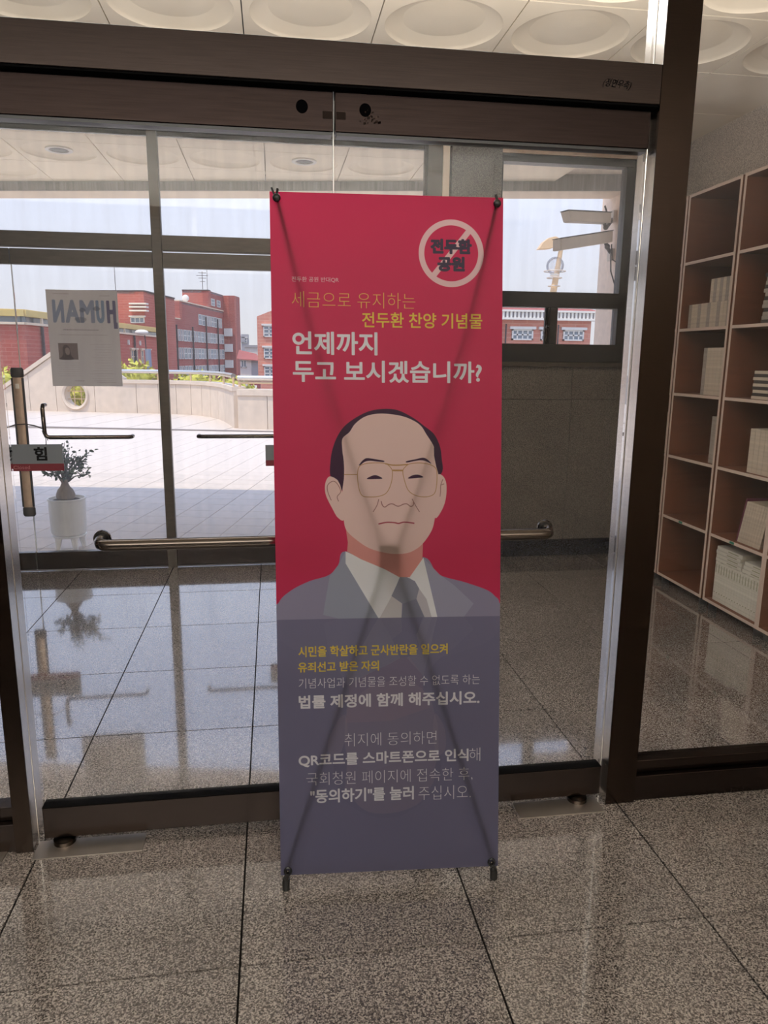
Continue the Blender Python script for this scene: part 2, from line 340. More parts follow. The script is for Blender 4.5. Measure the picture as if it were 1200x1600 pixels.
def sheet_mat(name, im, trans, gloss=.04):
    m = bpy.data.materials.new(name); m.use_nodes = True; n = m.node_tree.nodes; L = m.node_tree.links; n.clear()
    o = n.new('ShaderNodeOutputMaterial'); t = n.new('ShaderNodeTexImage'); t.image = im; t.extension = 'EXTEND'; t.interpolation = 'Cubic'
    d = n.new('ShaderNodeBsdfDiffuse'); tl = n.new('ShaderNodeBsdfTranslucent'); g = n.new('ShaderNodeBsdfGlossy'); g.inputs['Roughness'].default_value = .45
    mx = n.new('ShaderNodeMixShader'); mx.inputs[0].default_value = trans; m2 = n.new('ShaderNodeMixShader'); m2.inputs[0].default_value = gloss
    L.new(t.outputs[0], d.inputs[0]); L.new(t.outputs[0], tl.inputs[0]); L.new(d.outputs[0], mx.inputs[1]); L.new(tl.outputs[0], mx.inputs[2])
    L.new(mx.outputs[0], m2.inputs[1]); L.new(g.outputs[0], m2.inputs[2]); L.new(m2.outputs[0], o.inputs[0]); return m
def smooth(pts, closed=True, k=6):
    P = [np.array(p, float) for p in pts]; n = len(P); out = []
    for i in range(n if closed else n - 1):
        p0, p1, p2, p3 = (P[(i - 1) % n], P[i], P[(i + 1) % n], P[(i + 2) % n]) if closed else (P[max(0, i - 1)], P[i], P[i + 1], P[min(n - 1, i + 2)])
        for j in range(k):
            t = j / k; out.append(tuple(.5 * ((2 * p1) + (-p0 + p2) * t + (2 * p0 - 5 * p1 + 4 * p2 - p3) * t * t + (-p0 + 3 * p1 - 3 * p2 + p3) * t ** 3)))
    if not closed: out.append(tuple(P[-1]))
    return out

# ================================================================== SETTING: floor, ceiling, walls
FX0, FP, FY0, FQ = -.107, .6015, 1.543, .594
fl = struct(B().box(-3.6, 2.9, -4.8, 5.14, -.06, -.006).build('floor', 'grout', origin=(0, 0, 0)), 'grey speckled polished granite tile floor of lobby and entrance vestibule')
tb = B().box(.0026, FP - .0026, .0026, FQ - .0026, -.006, 0).build('tile', 'floor', fl)
first = True
for i in range(-6, 5):
    for j in range(-11, 6):
        x, y = FX0 + i * FP, FY0 + j * FQ
        if first: tb.location = (x, y, 0); first = False; continue
        linked('tile', tb.data, fl, (x, y, 0))
CZ = 2.91
def dish(r1=.268, r2=.186, dep=.032, s=.297, hole=0):
    b = B(); n = 40; ring = []
    for k in range(n):
        a = 2 * math.pi * k / n; c, q = math.cos(a), math.sin(a); f = s / max(abs(c), abs(q)); ring.append((f * c, f * q, 0))
    lv = [ring]
    for r, z in ((r1, 0), (r1 * .985, .006), (r1 * .94, .013), (r2 * 1.03, dep * .96), (r2, dep)): lv.append([(r * math.cos(2 * math.pi * k / n), r * math.sin(2 * math.pi * k / n), z) for k in range(n)])
    if hole: lv.append([(hole * math.cos(2 * math.pi * k / n), hole * math.sin(2 * math.pi * k / n), dep) for k in range(n)])
    vs = [v for l in lv for v in l]; fs = []
    for i in range(len(lv) - 1):
        for k in range(n): fs.append((i * n + k, (i + 1) * n + k, (i + 1) * n + (k + 1) % n, i * n + (k + 1) % n))
    if not hole: fs.append(tuple(len(vs) - n + k for k in range(n)))
    b.add(vs, fs); b.add([(x, y, z + .012) for x, y, z in ring] + ring, [(k, (k + 1) % n, n + (k + 1) % n, n + k) for k in range(n)]); return b
ce = struct(B().box(-3.6, 2.9, -4.8, 5.1, CZ + .05, CZ + .25).build('ceiling', 'panelback', origin=(0, 0, 0)), 'cream square ceiling panels with pressed round dishes over lobby and vestibule')
dp = dish().build('dish_panel', 'panel', ce, smooth=True); pp = B().box(-.297, .297, -.2995, .2995, 0, .012).build('flat_panel', 'panel', ce, bevel=.002)
f1 = f2 = True
for i in range(-5, 5):
    for j in range(-12, 3):
        x, y = .2 + .6 * i, 3.645 + .605 * j
        loc = (x, y, CZ)
        if j <= 0:
            if f1: dp.location = loc; f1 = False
            else: linked('dish_panel', dp.data, ce, loc)
        else:
            if f2: pp.location = loc; f2 = False
            else: o = linked('flat_panel', pp.data, ce, loc)
struct(B().box(2.88, 3.1, -4.8, 5.3, 0, 3.1).build('wall_right', 'granlight'), 'beige speckled granite wall behind the bookcases')
struct(B().box(-3.8, -3.6, -4.8, 5.1, 0, 3.1).build('wall_left', 'plaster'), 'plain lobby wall left of the camera')
struct(B().box(-3.8, 3.1, -5.0, -4.8, 0, 3.1).build('wall_back', 'plaster'), 'plain lobby wall behind the camera')

# ---- inner storefront
YF = 2.05
MT['seal_shade'] = mat('matt_black_seal_shade', srgb(12, 11, 11), .9, spec=.05)
MT['residue'] = mat('brown_glue_residue', srgb(40, 32, 28), .8, spec=.1)
fr = struct(thing('trim_1', None, None, (0, YF, 0)), 'dark brushed steel frame of the inner glass doors')
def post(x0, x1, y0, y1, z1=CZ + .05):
    p = B().box(x0, x1, y0 + .002, y1 - .062, 0, z1).build('post', 'steelb', fr, bevel=.001)  # lighter steel copy: daylight on the reveals put into the colour
    B().box(x0, x1, y0, y0 + .002, 0, z1).build('shaded_face', 'steel', fr)  # thin dark sheet added so the post front looks shaded
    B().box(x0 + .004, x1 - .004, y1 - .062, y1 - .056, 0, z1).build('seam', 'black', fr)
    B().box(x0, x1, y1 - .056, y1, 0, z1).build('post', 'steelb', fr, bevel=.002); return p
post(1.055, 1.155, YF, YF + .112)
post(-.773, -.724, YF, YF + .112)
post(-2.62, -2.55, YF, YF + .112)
bm_ = B().box(-.724, 1.055, YF, YF + .11, 2.112, 2.212).build('header_beam', 'steelh', fr, bevel=.002)
B().box(-2.55, -.775, YF, YF + .11, 2.112, 2.212).build('header_beam', 'steelh', fr, bevel=.002)
B().box(-.72, 1.053, YF + .004, YF + .110, 2.1075, 2.112).build('beam_underside_shade', 'seal_shade', fr)  # black strip painting the shade below the beam
lettering('(정면우측)', (.885, YF - .0006, 2.146), (1, 0, -.06), (0, 0, 1), .078, .024, 'pen_writing', 'ink', fr, shear=.12)
for x0, x1 in ((1.155, 2.88), (-2.55, -.775), (-3.6, -2.62)):
    B().box(x0, x1, YF + .008, YF + .10, 0, .088).build('bottom_rail', 'steelh', fr, bevel=.002)
    B().box(x0, x1, YF + .03, YF + .085, .088, .132).build('glazing_bead', 'steelh', fr, bevel=.003)
B().box(-3.6, 2.88, YF + .02, YF + .09, CZ - .035, CZ + .05).build('head_rail', 'steelh', fr)
def pane_obj(name, x0, x1, y, z0, z1, g, lab):
    return struct(B().box(x0, x1, y, y + .01, z0, z1).build(name, g), lab)
pane_obj('window_1', 1.157, 2.88, YF + .055, .10, CZ - .02, 'glass1', 'tall clear glass sidelight right of the steel post, before the bookcases')
pane_obj('window_2', -2.55, -.777, YF + .055, .10, 2.112, 'glass1', 'glass sidelight left of the doors')
pane_obj('window_3', -.706, 1.05, YF + .055, 2.212, CZ - .02, 'glass1', 'clear glass transom above the header beam')
pane_obj('window_5', -2.55, -.777, YF + .055, 2.212, CZ - .02, 'glass1', 'glass transom left of the doors')

def inner_door(name, x0, x1, lab, bx0, bx1, hx):
    d = struct(thing(name, None, None, ((x0 + x1) / 2, 2.1, 0)), lab, cat='door')
    B().box(x0, x1, 2.095, 2.105, .10, 2.03).build('glass_pane', 'glass1', d)
    B().box(x0, x1, 2.078, 2.123, .022, .120).build('bottom_rail', 'steelh', d, bevel=.0015)
    B().box(x0, x1, 2.0785, 2.1225, .120, .123).build('rail_gasket', 'seal_shade', d)
    t = B().box(x0, x1, 2.078, 2.123, 2.008, 2.103).build('top_rail', 'steelshade', d, bevel=.0015)
    B().box(x0, x1, 2.0795, 2.1215, 2.103, 2.1045).build('rail_gasket', 'seal_shade', d)
    B().box(x0 + .004, x1 - .004, 2.082, 2.119, 2.000, 2.008).build('rail_gasket', 'black', d)
    for c in hx:
        b = B(); k = 18; vs = [(c + .0155 * math.cos(2 * math.pi * i / k), 2.0775, 2.064 + .0165 * math.sin(2 * math.pi * i / k)) for i in range(k)]
        b.add(vs + [(x, 2.083, z) for x, y, z in vs], [tuple(range(k)), tuple(range(2 * k - 1, k - 1, -1))] + [(i, k + i, k + (i + 1) % k, (i + 1) % k) for i in range(k)]); b.build('bolt_hole', 'ink', d)
    z = .927; Y0 = 2.03
    bar = B().tube([(bx0, 2.094, z + .006), (bx0, Y0 + .03, z + .003), (bx0 + .006, Y0 + .012, z + .001), (bx0 + .018, Y0 + .002, z), (bx0 + .035, Y0, z), (bx1 - .035, Y0, z), (bx1 - .018, Y0 + .002, z), (bx1 - .006, Y0 + .012, z + .001), (bx1, Y0 + .03, z + .003), (bx1, 2.094, z + .006)], .0165, 18).build('push_bar', 'chrome', d, smooth=True)
    for hxx in (bx0, bx1):
        b = B().tube([(hxx, 2.093, z + .006), (hxx, 2.085, z + .006)], .024, 20); b.build('mounting_ring', 'chrome', bar, smooth=True)
        B().tube([(hxx, 2.085, z + .006), (hxx, 2.079, z + .006)], .0205, 20).build('mounting_ring', 'black', bar, smooth=True)
    return d
dl = inner_door('door_1', -.700, .1695, 'left inner frameless glass door with steel rails and push bar', -.478, .10, (.089,))
dr = inner_door('door_2', .1745, 1.045, 'right inner frameless glass door behind the banner', .25, .808, (.253,))
B().box(.1695, .1722, 2.092, 2.108, .02, 2.125).build('edge_seal', 'glassedge', dl)
b = B(); rr = random.Random(4)
for i in range(22):
    x, z = .268 + rr.gauss(0, .014), 2.045 + rr.gauss(0, .011); q = rr.uniform(.001, .004)
    b.add([(x - q, 2.0774, z - q), (x + q, 2.0774, z - q * .6), (x + q * .7, 2.0774, z + q), (x - q, 2.0774, z + q * .8)], [(0, 1, 2, 3)])
b.build('adhesive_stain', 'residue', dr)
for x0, x1, d_ in ((.142, .1665, dl), (.1775, .202, dr)): B().box(x0, x1, 2.0772, 2.078, 2.038, 2.056).build('sticker_residue', 'residue', d_)
for x0, x1, y in ((-.72, -.41, 2.045), (.75, 1.035, 2.045), (-1.10, -.80, 2.045)):
    lab = {-.72: 'brushed steel floor plate under the left inner door', .75: 'brushed steel floor plate under the right inner door', -1.10: 'steel floor plate left of the left door post'}[x0]
    p = tag(B().box(x0, x1, y - .035, y + .05, 0, .0035).build('floor_plate', 'plate', bevel=.001), lab, 'floor plate')
    cx = x0 + .075 if x0 < 0 else x1 - .065
    B().lathe((cx, 2.085, .0035), [(.032, 0), (.032, .012), (.026, .013), (.022, .016)], 24).build('pivot_cap', 'chrome', p, smooth=True)

# ---- outer storefront
of = struct(thing('trim_2', None, None, (0, 5.1, 0)), 'grey aluminium frame of the outer glass entrance')
def ob(x0, x1, z0, z1, y0=5.085, y1=5.145, name='frame_bar', m='alu', bev=.003): return B().box(x0, x1, y0, y1, z0, z1).build(name, m, of, bevel=bev)
ob(-3.6, 1.19, 2.80, 2.96, name='head_rail')
ob(-3.6, 1.044, 2.770, 2.80, 5.10, 5.13, 'glazing_bead', 'steel')
ob(-.742, -.680, 0, 2.80, name='mullion'); ob(-2.55, -2.49, 0, 2.80, name='mullion')
ob(1.014, 1.034, 0, 2.80, 5.09, 5.14, 'edge_trim', 'steel'); ob(1.034, 1.133, 0, 2.85, name='jamb')
ob(1.133, 1.178, 0, 2.96, 5.075, 5.15, 'jamb', 'canopy'); ob(1.178, 1.192, 0, 2.96, 5.07, 5.15, 'jamb_trim', 'steel')
for x0, x1 in ((-3.6, -2.55), (-2.49, -.742), (-.680, 1.014)):
    ob(x0, x1, 2.092, 2.186, name='transom_bar')
def outer_door(name, x0, x1, lab, meet, hend):
    d = struct(thing(name, None, None, ((x0 + x1) / 2, 5.12, 0)), lab, cat='door')
    B().box(x0 + .002, x1 - .002, 5.11, 5.12, .10, 2.01).build('glass_pane', 'glass2', d)
    B().box(x0 + .001, x1 - .001, 5.09, 5.14, .012, .132).build('bottom_rail', 'steelh', d, bevel=.002)
    B().box(x0 + .001, x1 - .001, 5.09, 5.14, 1.988, 2.082).build('top_rail', 'alu', d, bevel=.002)
    if meet is None: return d
    sg = 1 if hend > meet else -1; z = .912; Y = 5.045; r = .0135
    p = [(meet, 5.108, z + .205), (meet, Y + .015, z + .205), (meet, Y, z + .185), (meet + sg * .002, Y, z + .03), (meet + sg * .010, Y, z + .008), (meet + sg * .03, Y, z), (hend - sg * .02, Y, z), (hend, Y + .012, z), (hend, 5.108, z)]
    B().tube(p, r, 12).build('angled_handle', 'chrome', d, smooth=True)
    return d
d3 = outer_door('door_3', -1.598, -.742, 'outer glass door with an angled bar handle and poster', -1.468, -.93)
outer_door('door_4', -2.49, -1.602, 'outer glass door left of the vertical brown lock bar', None, None)
d5 = outer_door('door_5', -.680, .168, 'outer glass door behind the banner left edge', .04, -.498)
outer_door('door_6', .172, 1.014, 'outer glass door hidden behind the banner', .30, .86)
B().box(-1.602, -1.598, 5.107, 5.123, .02, 2.0).build('edge_seal', 'glassedge', d3)
vb = B().tube([(-1.600, 5.04, .44), (-1.600, 5.04, 1.30)], .017, 16, flat=2.1).build('lock_bar', 'brown', d3, smooth=True)
for z0, z1 in ((.395, .46), (1.29, 1.355)): B().tube([(-1.60, 5.04, z0), (-1.60, 5.04, z0 + .012), (-1.60, 5.04, z1 - .012), (-1.60, 5.04, z1)], [.016, .020, .020, .016], 16, flat=2.0).build('end_cap', 'dgray', vb, smooth=True)
for s_ in (-1, 1): B().tube([(-1.60 + s_ * .031, 5.034, .46), (-1.60 + s_ * .031, 5.034, 1.29)], .008, 8).build('side_strip', 'dgray', vb, smooth=True)
B().lathe((-1.60, 5.02, 1.225), [(.012, 0), (.012, .03)], 12, 1, .5).build('keyhole', 'white', vb)
for z in (.5, 1.2): B().tube([(-1.60, 5.05, z), (-1.60, 5.108, z)], .01, 8).build('bracket', 'chrome', vb)
for nm, x0, x1, z0, z1, lab in (('window_6', -2.49, -.742, 2.186, 2.772, 'dusty glass transom above the outer doors, left of the mullion'), ('window_7', -.68, 1.014, 2.186, 2.772, 'dusty glass transom above the outer doors, right of the mullion'), ('window_8', -3.6, -2.55, .1, 2.1, 'far left dusty glass sidelight')):
    pane_obj(nm, x0, x1, 5.11, z0, z1, 'glass2', lab)

# ---- pillar, granite window wall, black window
pl = struct(thing('trim_3', None, None, (1.36, 5.15, 0)), 'dark grey speckled granite pillar between the doors and the window')
B().box(1.192, 1.484, 5.08, 5.4, 0, 2.96).build('pillar_face', 'granwall', pl, bevel=.003); B().box(1.484, 1.548, 5.12, 5.4, 0, 2.96).build('pillar_return', 'granwall', pl, bevel=.003)
wf = struct(B().box(1.548, 2.88, 5.135, 5.34, 0, 1.385).build('wall_front', 'grout'), 'dark granite clad wall below the black window')
for x0, x1 in ((1.55, 2.128), (2.131, 2.88)):
    for z0, z1 in ((.122, 1.155), (1.158, 1.388)): B().box(x0, x1, 5.12, 5.136, z0, z1).build('cladding_panel', 'granwall', wf, bevel=.001)
B().box(1.548, 2.88, 5.10, 5.135, 0, .122).build('skirting_stone', 'graybase', wf, bevel=.002)
B().box(1.548, 2.88, 5.085, 5.34, 1.388, 1.42).build('sill', 'alu', wf, bevel=.003)
B().box(2.50, 2.88, 5.12, 5.34, 1.42, 2.96).build('side_panel', 'granwall', wf)
B().box(1.548, 2.50, 5.12, 5.34, 2.785, 2.96).build('head_panel', 'brown', wf)
w4 = struct(thing('window_4', None, None, (2.02, 5.15, 1.42)), 'black framed window with a tall upper pane and two low sliding sashes', cat='window')
for x0, x1, z0, z1, y0, y1, nm in ((1.548, 2.50, 1.42, 1.545, 5.13, 5.22, 'bottom_frame'), (1.548, 2.50, 1.795, 1.900, 5.13, 5.22, 'middle_rail'), (1.548, 2.50, 2.735, 2.785, 5.13, 5.22, 'top_frame'), (2.440, 2.50, 1.545, 2.735, 5.13, 5.22, 'side_frame'), (1.548, 1.56, 1.545, 2.735, 5.13, 5.22, 'side_frame'), (1.945, 2.0, 1.545, 1.795, 5.14, 5.21, 'meeting_stile')):
    B().box(x0, x1, y0, y1, z0, z1).build(nm, 'blackalu', w4, bevel=.003)
B().box(1.922, 1.945, 5.17, 5.20, 1.545, 1.795).build('sash_edge', 'steel', w4)
B().box(1.912, 1.922, 5.15, 5.17, 1.545, 1.795).build('meeting_stile', 'blackalu', w4)
lk = B().box(1.915, 1.948, 5.125, 5.142, 1.652, 1.672).build('latch', 'black', w4, bevel=.003); B().ball((1.925, 5.122, 1.668), .013, 10, 6).build('latch_knob', 'black', lk, smooth=True)
B().box(1.56, 2.44, 5.17, 5.176, 1.90, 2.735).build('glass_pane', 'glass2', w4)
B().box(1.56, 2.44, 5.18, 5.186, 1.545, 1.795).build('glass_pane', 'glass2', w4)

# ================================================================== CANOPY (outdoor soffit)
def eY(x): return 7.265 - .192 * (x + 2.3)
cn = struct(B().prism([(-4.6, 5.1), (4.0, 5.1), (4.0, eY(4) + .28), (-4.6, eY(-4.6) + .28)], 2.965, 3.25).build('canopy', 'canopy', origin=(0, 0, 0)), 'cream entrance canopy outside the doors')
B().prism([(-4.6, eY(-4.6)), (4.0, eY(4.0)), (4.0, eY(4.0) + .015), (-4.6, eY(-4.6) + .015)], 2.836, 2.97).build('inner_fascia', 'fascia', cn)
B().prism([(-4.6, eY(-4.6) + .015), (4.0, eY(4.0) + .015), (4.0, eY(4.0) + .32), (-4.6, eY(-4.6) + .32)], 2.832, 3.25).build('edge_beam', 'canopy', cn, bevel=.004)
ds = dish(.262, .185, .022).build('dish_panel', 'soffit', cn, smooth=True); dh = dish(.262, .185, .022, hole=.075).build('dish_panel', 'soffit', cn, smooth=True)
fa = fb = True
for i in range(-5, 7):
    x0 = -1.83 + .603 * i; x1 = x0 + .597
    for j, (y0, y1) in enumerate(((5.15, 5.287), (5.293, 5.887), (5.893, 6.487), (6.493, 7.09), (7.096, 7.8))):
        dishy = (j == 2 and eY(x1) > 6.5) or (i < 0 and j in (3,) and eY(x1) > 7.1)
        loc = ((x0 + x1) / 2, (y0 + y1) / 2, CZ)
        if dishy and i in (0, 3) and j == 2:
            if fa: ds_ = dh; dh.location = loc; fa = False
            else: linked('dish_panel', dh.data, cn, loc)
            dn = thing('downlight', 'recessed canopy downlight ' + ('nearer the left mullion' if i == 0 else 'above the banner top left'), 'light', (loc[0], loc[1], CZ + .02))
            B().lathe((loc[0], loc[1], CZ + .012), [(.096, .012), (.098, 0), (.088, -.004), (.070, .0), (.066, .05)], 28).build('trim_ring', 'white', dn, smooth=True)
            B().lathe((loc[0], loc[1], CZ + .018), [(.062, 0), (.055, -.004), (.03, -.006), (.001, -.007)], 24).build('lamp_glass', 'dgray', dn, smooth=True)
            continue
        if dishy:
            if fb: ds.location = loc; fb = False
            else: linked('dish_panel', ds.data, cn, loc)
            continue
        a, c = min(y1, eY(x0) + .1), min(y1, eY(x1) + .1)
        if min(a, c) <= y0 + .02: continue
        B().prism([(x0, y0), (x1, y0), (x1, c), (x0, a)], CZ, CZ + .012).build('flat_panel', 'soffit', cn)
struct(B().box(-4.2, 3.3, -5.2, 5.1, 3.17, 3.4).build('roof', 'plaster'), 'flat roof slab over the lobby')
pr = struct(B().box(2.985, 3.6, 6.20, 6.74, -.05, 2.965).build('pier', 'pier', bevel=.01), 'cream stone pier at the right end of the canopy')

# ================================================================== BOOKCASES
XF = 2.50; XB = 2.83; ZS = [.05, .441, .832, 1.222, 1.612, 2.003, 2.393]; TH = .017
def bookcase(name, y0, y1, lab, sides=(1, 1)):
    t = thing(name, lab, 'bookcase', ((XF + XB) / 2, (y0 + y1) / 2, 0), 'tall open beech bookcases along the right wall')
    inner0, inner1 = y0, y1
    for k, (a, c) in enumerate(((y0, y0 + TH), (y1 - TH, y1))):
        if sides[k]:
            s_ = B().box(XF + .0012, XB, a, c, ZS[0] + TH + .0005, ZS[-1]).build('side_panel', 'wood', t)
            B().box(XF - .0003, XF + .0012, a, c, ZS[0] + TH, ZS[-1]).build('edge_band', 'woodedge', s_)
            if k: inner1 = a
            else: inner0 = c
    for i, z in enumerate(ZS):
        full = i in (0, 6); a, c = (y0, y1) if full else (inner0, inner1)
        s_ = B().box(XF + .0012, XB, a, c, z, z + TH).build('shelf', 'wood', t); B().box(XF - .0003, XF + .0012, a, c, z, z + TH).build('edge_band', 'woodedge', s_)
        if i == 1 and sides[0] and 3.3 < y0 < 4.0:
            q = (y0 + y1) / 2 + .03; B().box(XF - .0012, XF - .0003, q - .02, q + .02, z + .002, z + .015).build('green_sticker', 'green', s_)
    B().box(XB - .006, XB, inner0, inner1, ZS[0] + TH, ZS[-1]).build('back_panel', 'wood', t)
    for x in (XF + .045, XB - .05):
        for y in (y0 + .04, y1 - .04): B().lathe((x, y, 0), [(.022, 0), (.024, .004), (.024, .05)], 16).build('foot', 'dgray', t, smooth=True)
    return t
bookcase('bookcase', 4.415, 4.925, 'beech bookcase mostly hidden behind the steel post')
bookcase('bookcase', 3.882, 4.402, 'beech bookcase with mostly empty lower bays right of the steel post')
bookcase('bookcase', 3.361, 3.862, 'beech bookcase whose bottom bay is full of white books')
bookcase('bookcase', 2.840, 3.360, 'beech bookcase at the right picture edge, empty')
# books: every book a thing
def pmat(name, c, stripes): 
    m = mat(name, c, .6, noise=.18, nscale=3.2, stretch=(.1, .1, stripes)); return m
MT['bk_cream'] = pmat('cream_printed_spine', srgb(196, 182, 164), 16); MT['bk_white'] = pmat('white_printed_spine', srgb(212, 208, 196), 22)
MT['bk_grey'] = pmat('grey_printed_spine', srgb(160, 150, 140), 18); MT['bk_dark'] = pmat('dark_printed_spine', srgb(66, 60, 56), 26)
MT['bk_mag'] = pmat('magenta_cover', srgb(110, 50, 70), 3); MT['bk_page'] = mat('book_pages', srgb(214, 206, 190), .8, noise=.06, nscale=90, stretch=(1, 8, 1))
MT['bk_band'] = mat('olive_title_print', srgb(158, 158, 134), .6)
ORD = ['first', 'second', 'third', 'fourth', 'fifth', 'sixth', 'seventh', 'eighth', 'ninth', 'tenth', 'eleventh', 'twelfth', 'thirteenth', 'fourteenth', 'fifteenth', 'sixteenth', 'seventeenth', 'eighteenth', 'nineteenth', 'twentieth']
def book(y, z, t, h, d, m, lab, grp, x=XF + .03, lean=0., parts=False, flat=False):
    """standing book: spine faces -X at x, thickness t in Y (y is its left/far side), height h, depth d; flat: lies on its side"""
    if flat: L_, T_ = t, h
    b = B(); e = .0022
    if not flat:
        c = B().add([], []); y1 = y - t
        sh = lambda yy, zz: yy - lean * zz
        def bx(xa, xb, ya, yb, za, zb, bb): bb.hexa([(xa, sh(ya, za), z + za), (xb, sh(ya, za), z + za), (xb, sh(yb, za), z + za), (xa, sh(yb, za), z + za)], [(xa, sh(ya, zb), z + zb), (xb, sh(ya, zb), z + zb), (xb, sh(yb, zb), z + zb), (xa, sh(yb, zb), z + zb)])
        bx(x, x + d, y - e, y, 0, h, c); bx(x, x + d, y1, y1 + e, 0, h, c); bx(x - .001, x + e, y1 + .0006, y - .0006, 0, h, c)
        o = c.build('book', m, origin=(x + d / 2, y - t / 2, z)); tag(o, lab, 'book', grp)
        p = B(); bx(x + e, x + d - .004, y1 + e, y - e, .003, h - .003, p); p.build('pages', 'bk_page', o)
        if parts:
            p = B(); bx(x - .0016, x - .0009, y1 + t * .36, y - t * .36, h * .72, h * .93, p); p.build('spine_title', 'bk_band', o)
            p = B(); bx(x - .0016, x - .0009, y1 + t * .25, y - t * .25, h * .20, h * .225, p); p.build('spine_line', 'bk_band', o)
        return o
    c = B(); c.box(x, x + d, y - t, y, z, z + e); c.box(x, x + d, y - t, y, z + h - e, z + h); c.box(x - .001, x + e, y - t, y, z + .0006, z + h - .0006)
    o = c.build('book', m, origin=(x + d / 2, y - t / 2, z)); tag(o, lab, 'book', grp)
    B().box(x + e, x + d - .004, y - t + .003, y - .003, z + e, z + h - e).build('pages', 'bk_page', o)
    if parts: B().box(x - .0016, x - .0009, y - t * .85, y - t * .45, z + h * .35, z + h * .65).build('spine_print', 'bk_band', o)
    return o
top = lambda i: ZS[i] + TH + .0005
# bottom bay of the third bookcase: a standing row and flat ones on top
n = 17; y = 3.812; tt = (3.812 - 3.392) / n
for k in range(n):
    t_ = tt * .93; h_ = .232 + .002 * math.sin(k * 2.3)
    book(y - k * tt, top(0), t_, h_, .17, 'bk_white', f'white book with olive spine print, {ORD[k]} from left in the bottom bay row', 'white volumes in the bottom bay', parts=True)
zf = top(0) + .2345
for k, (a, L_, hh) in enumerate(((3.815, .235, .021), (3.812, .235, .021), (3.816, .225, .021), (3.810, .232, .022))):
    book(a, zf + k * .0222, L_, hh, .165, 'bk_white', f'white book lying flat on the bottom bay row, left pile, {ORD[k]} from below', 'white volumes lying flat', flat=True, parts=True)
for k, (a, L_, hh) in enumerate(((3.568, .17, .021), (3.560, .165, .021), (3.552, .16, .021))):
    book(a, zf + k * .0222, L_, hh, .165, 'bk_white', f'white book lying flat on the bottom bay row, right pile, {ORD[k]} from below', 'white volumes lying flat', flat=True, parts=True)
# leaning books, second bay
z = top(1)
book(3.6535, z, .010, .25, .17, 'bk_mag', 'magenta and black book leaning in front of white leaning books', 'leaning books', lean=.22)
for k in range(9): book(3.640 - k * .0215, z, .020, .235, .17, 'bk_cream', f'cream book leaning right of the magenta one, {ORD[k]} from left', 'leaning books', lean=.22)
z = top(2)
for k in range(5): book(3.625 - k * .042, z, .040, .235, .17, 'bk_cream', f'thick cream volume, {ORD[k]} from left in the middle bay', 'thick cream volumes')
z = top(3)
for k in range(9): book(3.655 - .004 * (k % 3), z + k * .0165, .20, .016, .17, 'bk_dark' if k % 2 else 'bk_cream', f'{"dark" if k % 2 else "cream"} book in the striped flat pile, {ORD[k]} from below', 'striped flat pile', flat=True)
z = top(4)
for k in range(13): book(3.645 - .005 * (k % 4), z + k * .0195, .19, .019, .17, 'bk_grey' if k % 3 else 'bk_dark', f'{"grey" if k % 3 else "dark"} book in the tall flat pile at the right edge, {ORD[k]} from below', 'tall flat pile at the right edge', flat=True)
# second bookcase
z = top(4)
for k in range(13): book(4.345 - k * .0325, z, .031, .140, .16, 'bk_cream' if k % 3 else 'bk_grey', f'{"cream" if k % 3 else "grey"} booklet, {ORD[k]} from left in the lower row of the double row', 'booklets in a double row')
for k in range(7): book(4.133 - k * .030, z + .141, .029, .130, .16, 'bk_grey' if k % 2 else 'bk_cream', f'{"grey" if k % 2 else "cream"} booklet, {ORD[k]} from left in the upper row of the double row', 'booklets in a double row')
z = top(3)
for k in range(6): book(4.141 - k * .0358, z, .035, .272, .16, 'bk_grey' if k == 0 else 'bk_cream', f'{"grey" if k == 0 else "cream"} tall volume, {ORD[k]} from left under the booklets', 'tall volumes under the booklets')
z = top(2)
for k in range(3): book(3.990 - k * .024, z, .022, .272, .16, 'bk_grey', f'grey volume, {ORD[k]} from left beside the upright', 'grey volumes beside the upright')
# sliver of the hidden bookcase
for bay, h_, nm in ((3, .24, 'upper'), (2, .26, 'middle'), (1, .22, 'lower')):
    for k in range(3): book(4.506 - k * .023, top(bay), .022, h_, .16, 'bk_grey' if k else 'bk_cream', f'{"grey" if k else "cream"} book, {ORD[k]} from left in the {nm} bay beside the steel post', f'books in the {nm} bay beside the post')

# ================================================================== HANGING CLOSED SIGNS, POSTER
def sign(x0, x1, z0, z1, y, lab, body=True, xt=None):
    t = thing('closed_sign', lab, 'sign', ((x0 + x1) / 2, y, z0)); zb = z0 + (z1 - z0) * .27
    B().box(x0, x1, y, y + .004, z0, z1).build('board', 'signwhite', t); B().box(x0 - .0002, x1 + .0002, y - .0006, y + .0046, z0 - .0002, zb).build('red_band', 'red', t)
    if body:
        w_ = x1 - x0
        lettering('닫', (x0 + w_ * .16, y - .0008, zb + .020), (1, 0, 0), (0, 0, 1), .085, .088, 'lettering', 'ink', t, bold=.035)
        lettering('힘', (x0 + w_ * .62, y - .0008, zb + .020), (1, 0, 0), (0, 0, 1), .080, .088, 'lettering', 'ink', t, bold=.035)
        lettering('Closed', (x0 + w_ * .34, y - .0010, z0 + .013), (1, 0, 0), (0, 0, 1), .10, .022, 'lettering', 'signtext', t)
    return t
sg = sign(-1.82, -1.353, .700, .872, 5.005, 'white and red closed sign hanging from the left angled handle')
B().tube([(-1.80, 5.006, .868), (-1.77, 5.0, .93), (-1.70, 4.99, .972), (-1.62, 4.98, 1.0), (-1.56, 4.985, 1.004), (-1.51, 5.0, .992), (-1.475, 5.027, .972)], .0042, 6).build('cord', 'cable', sg, smooth=True)
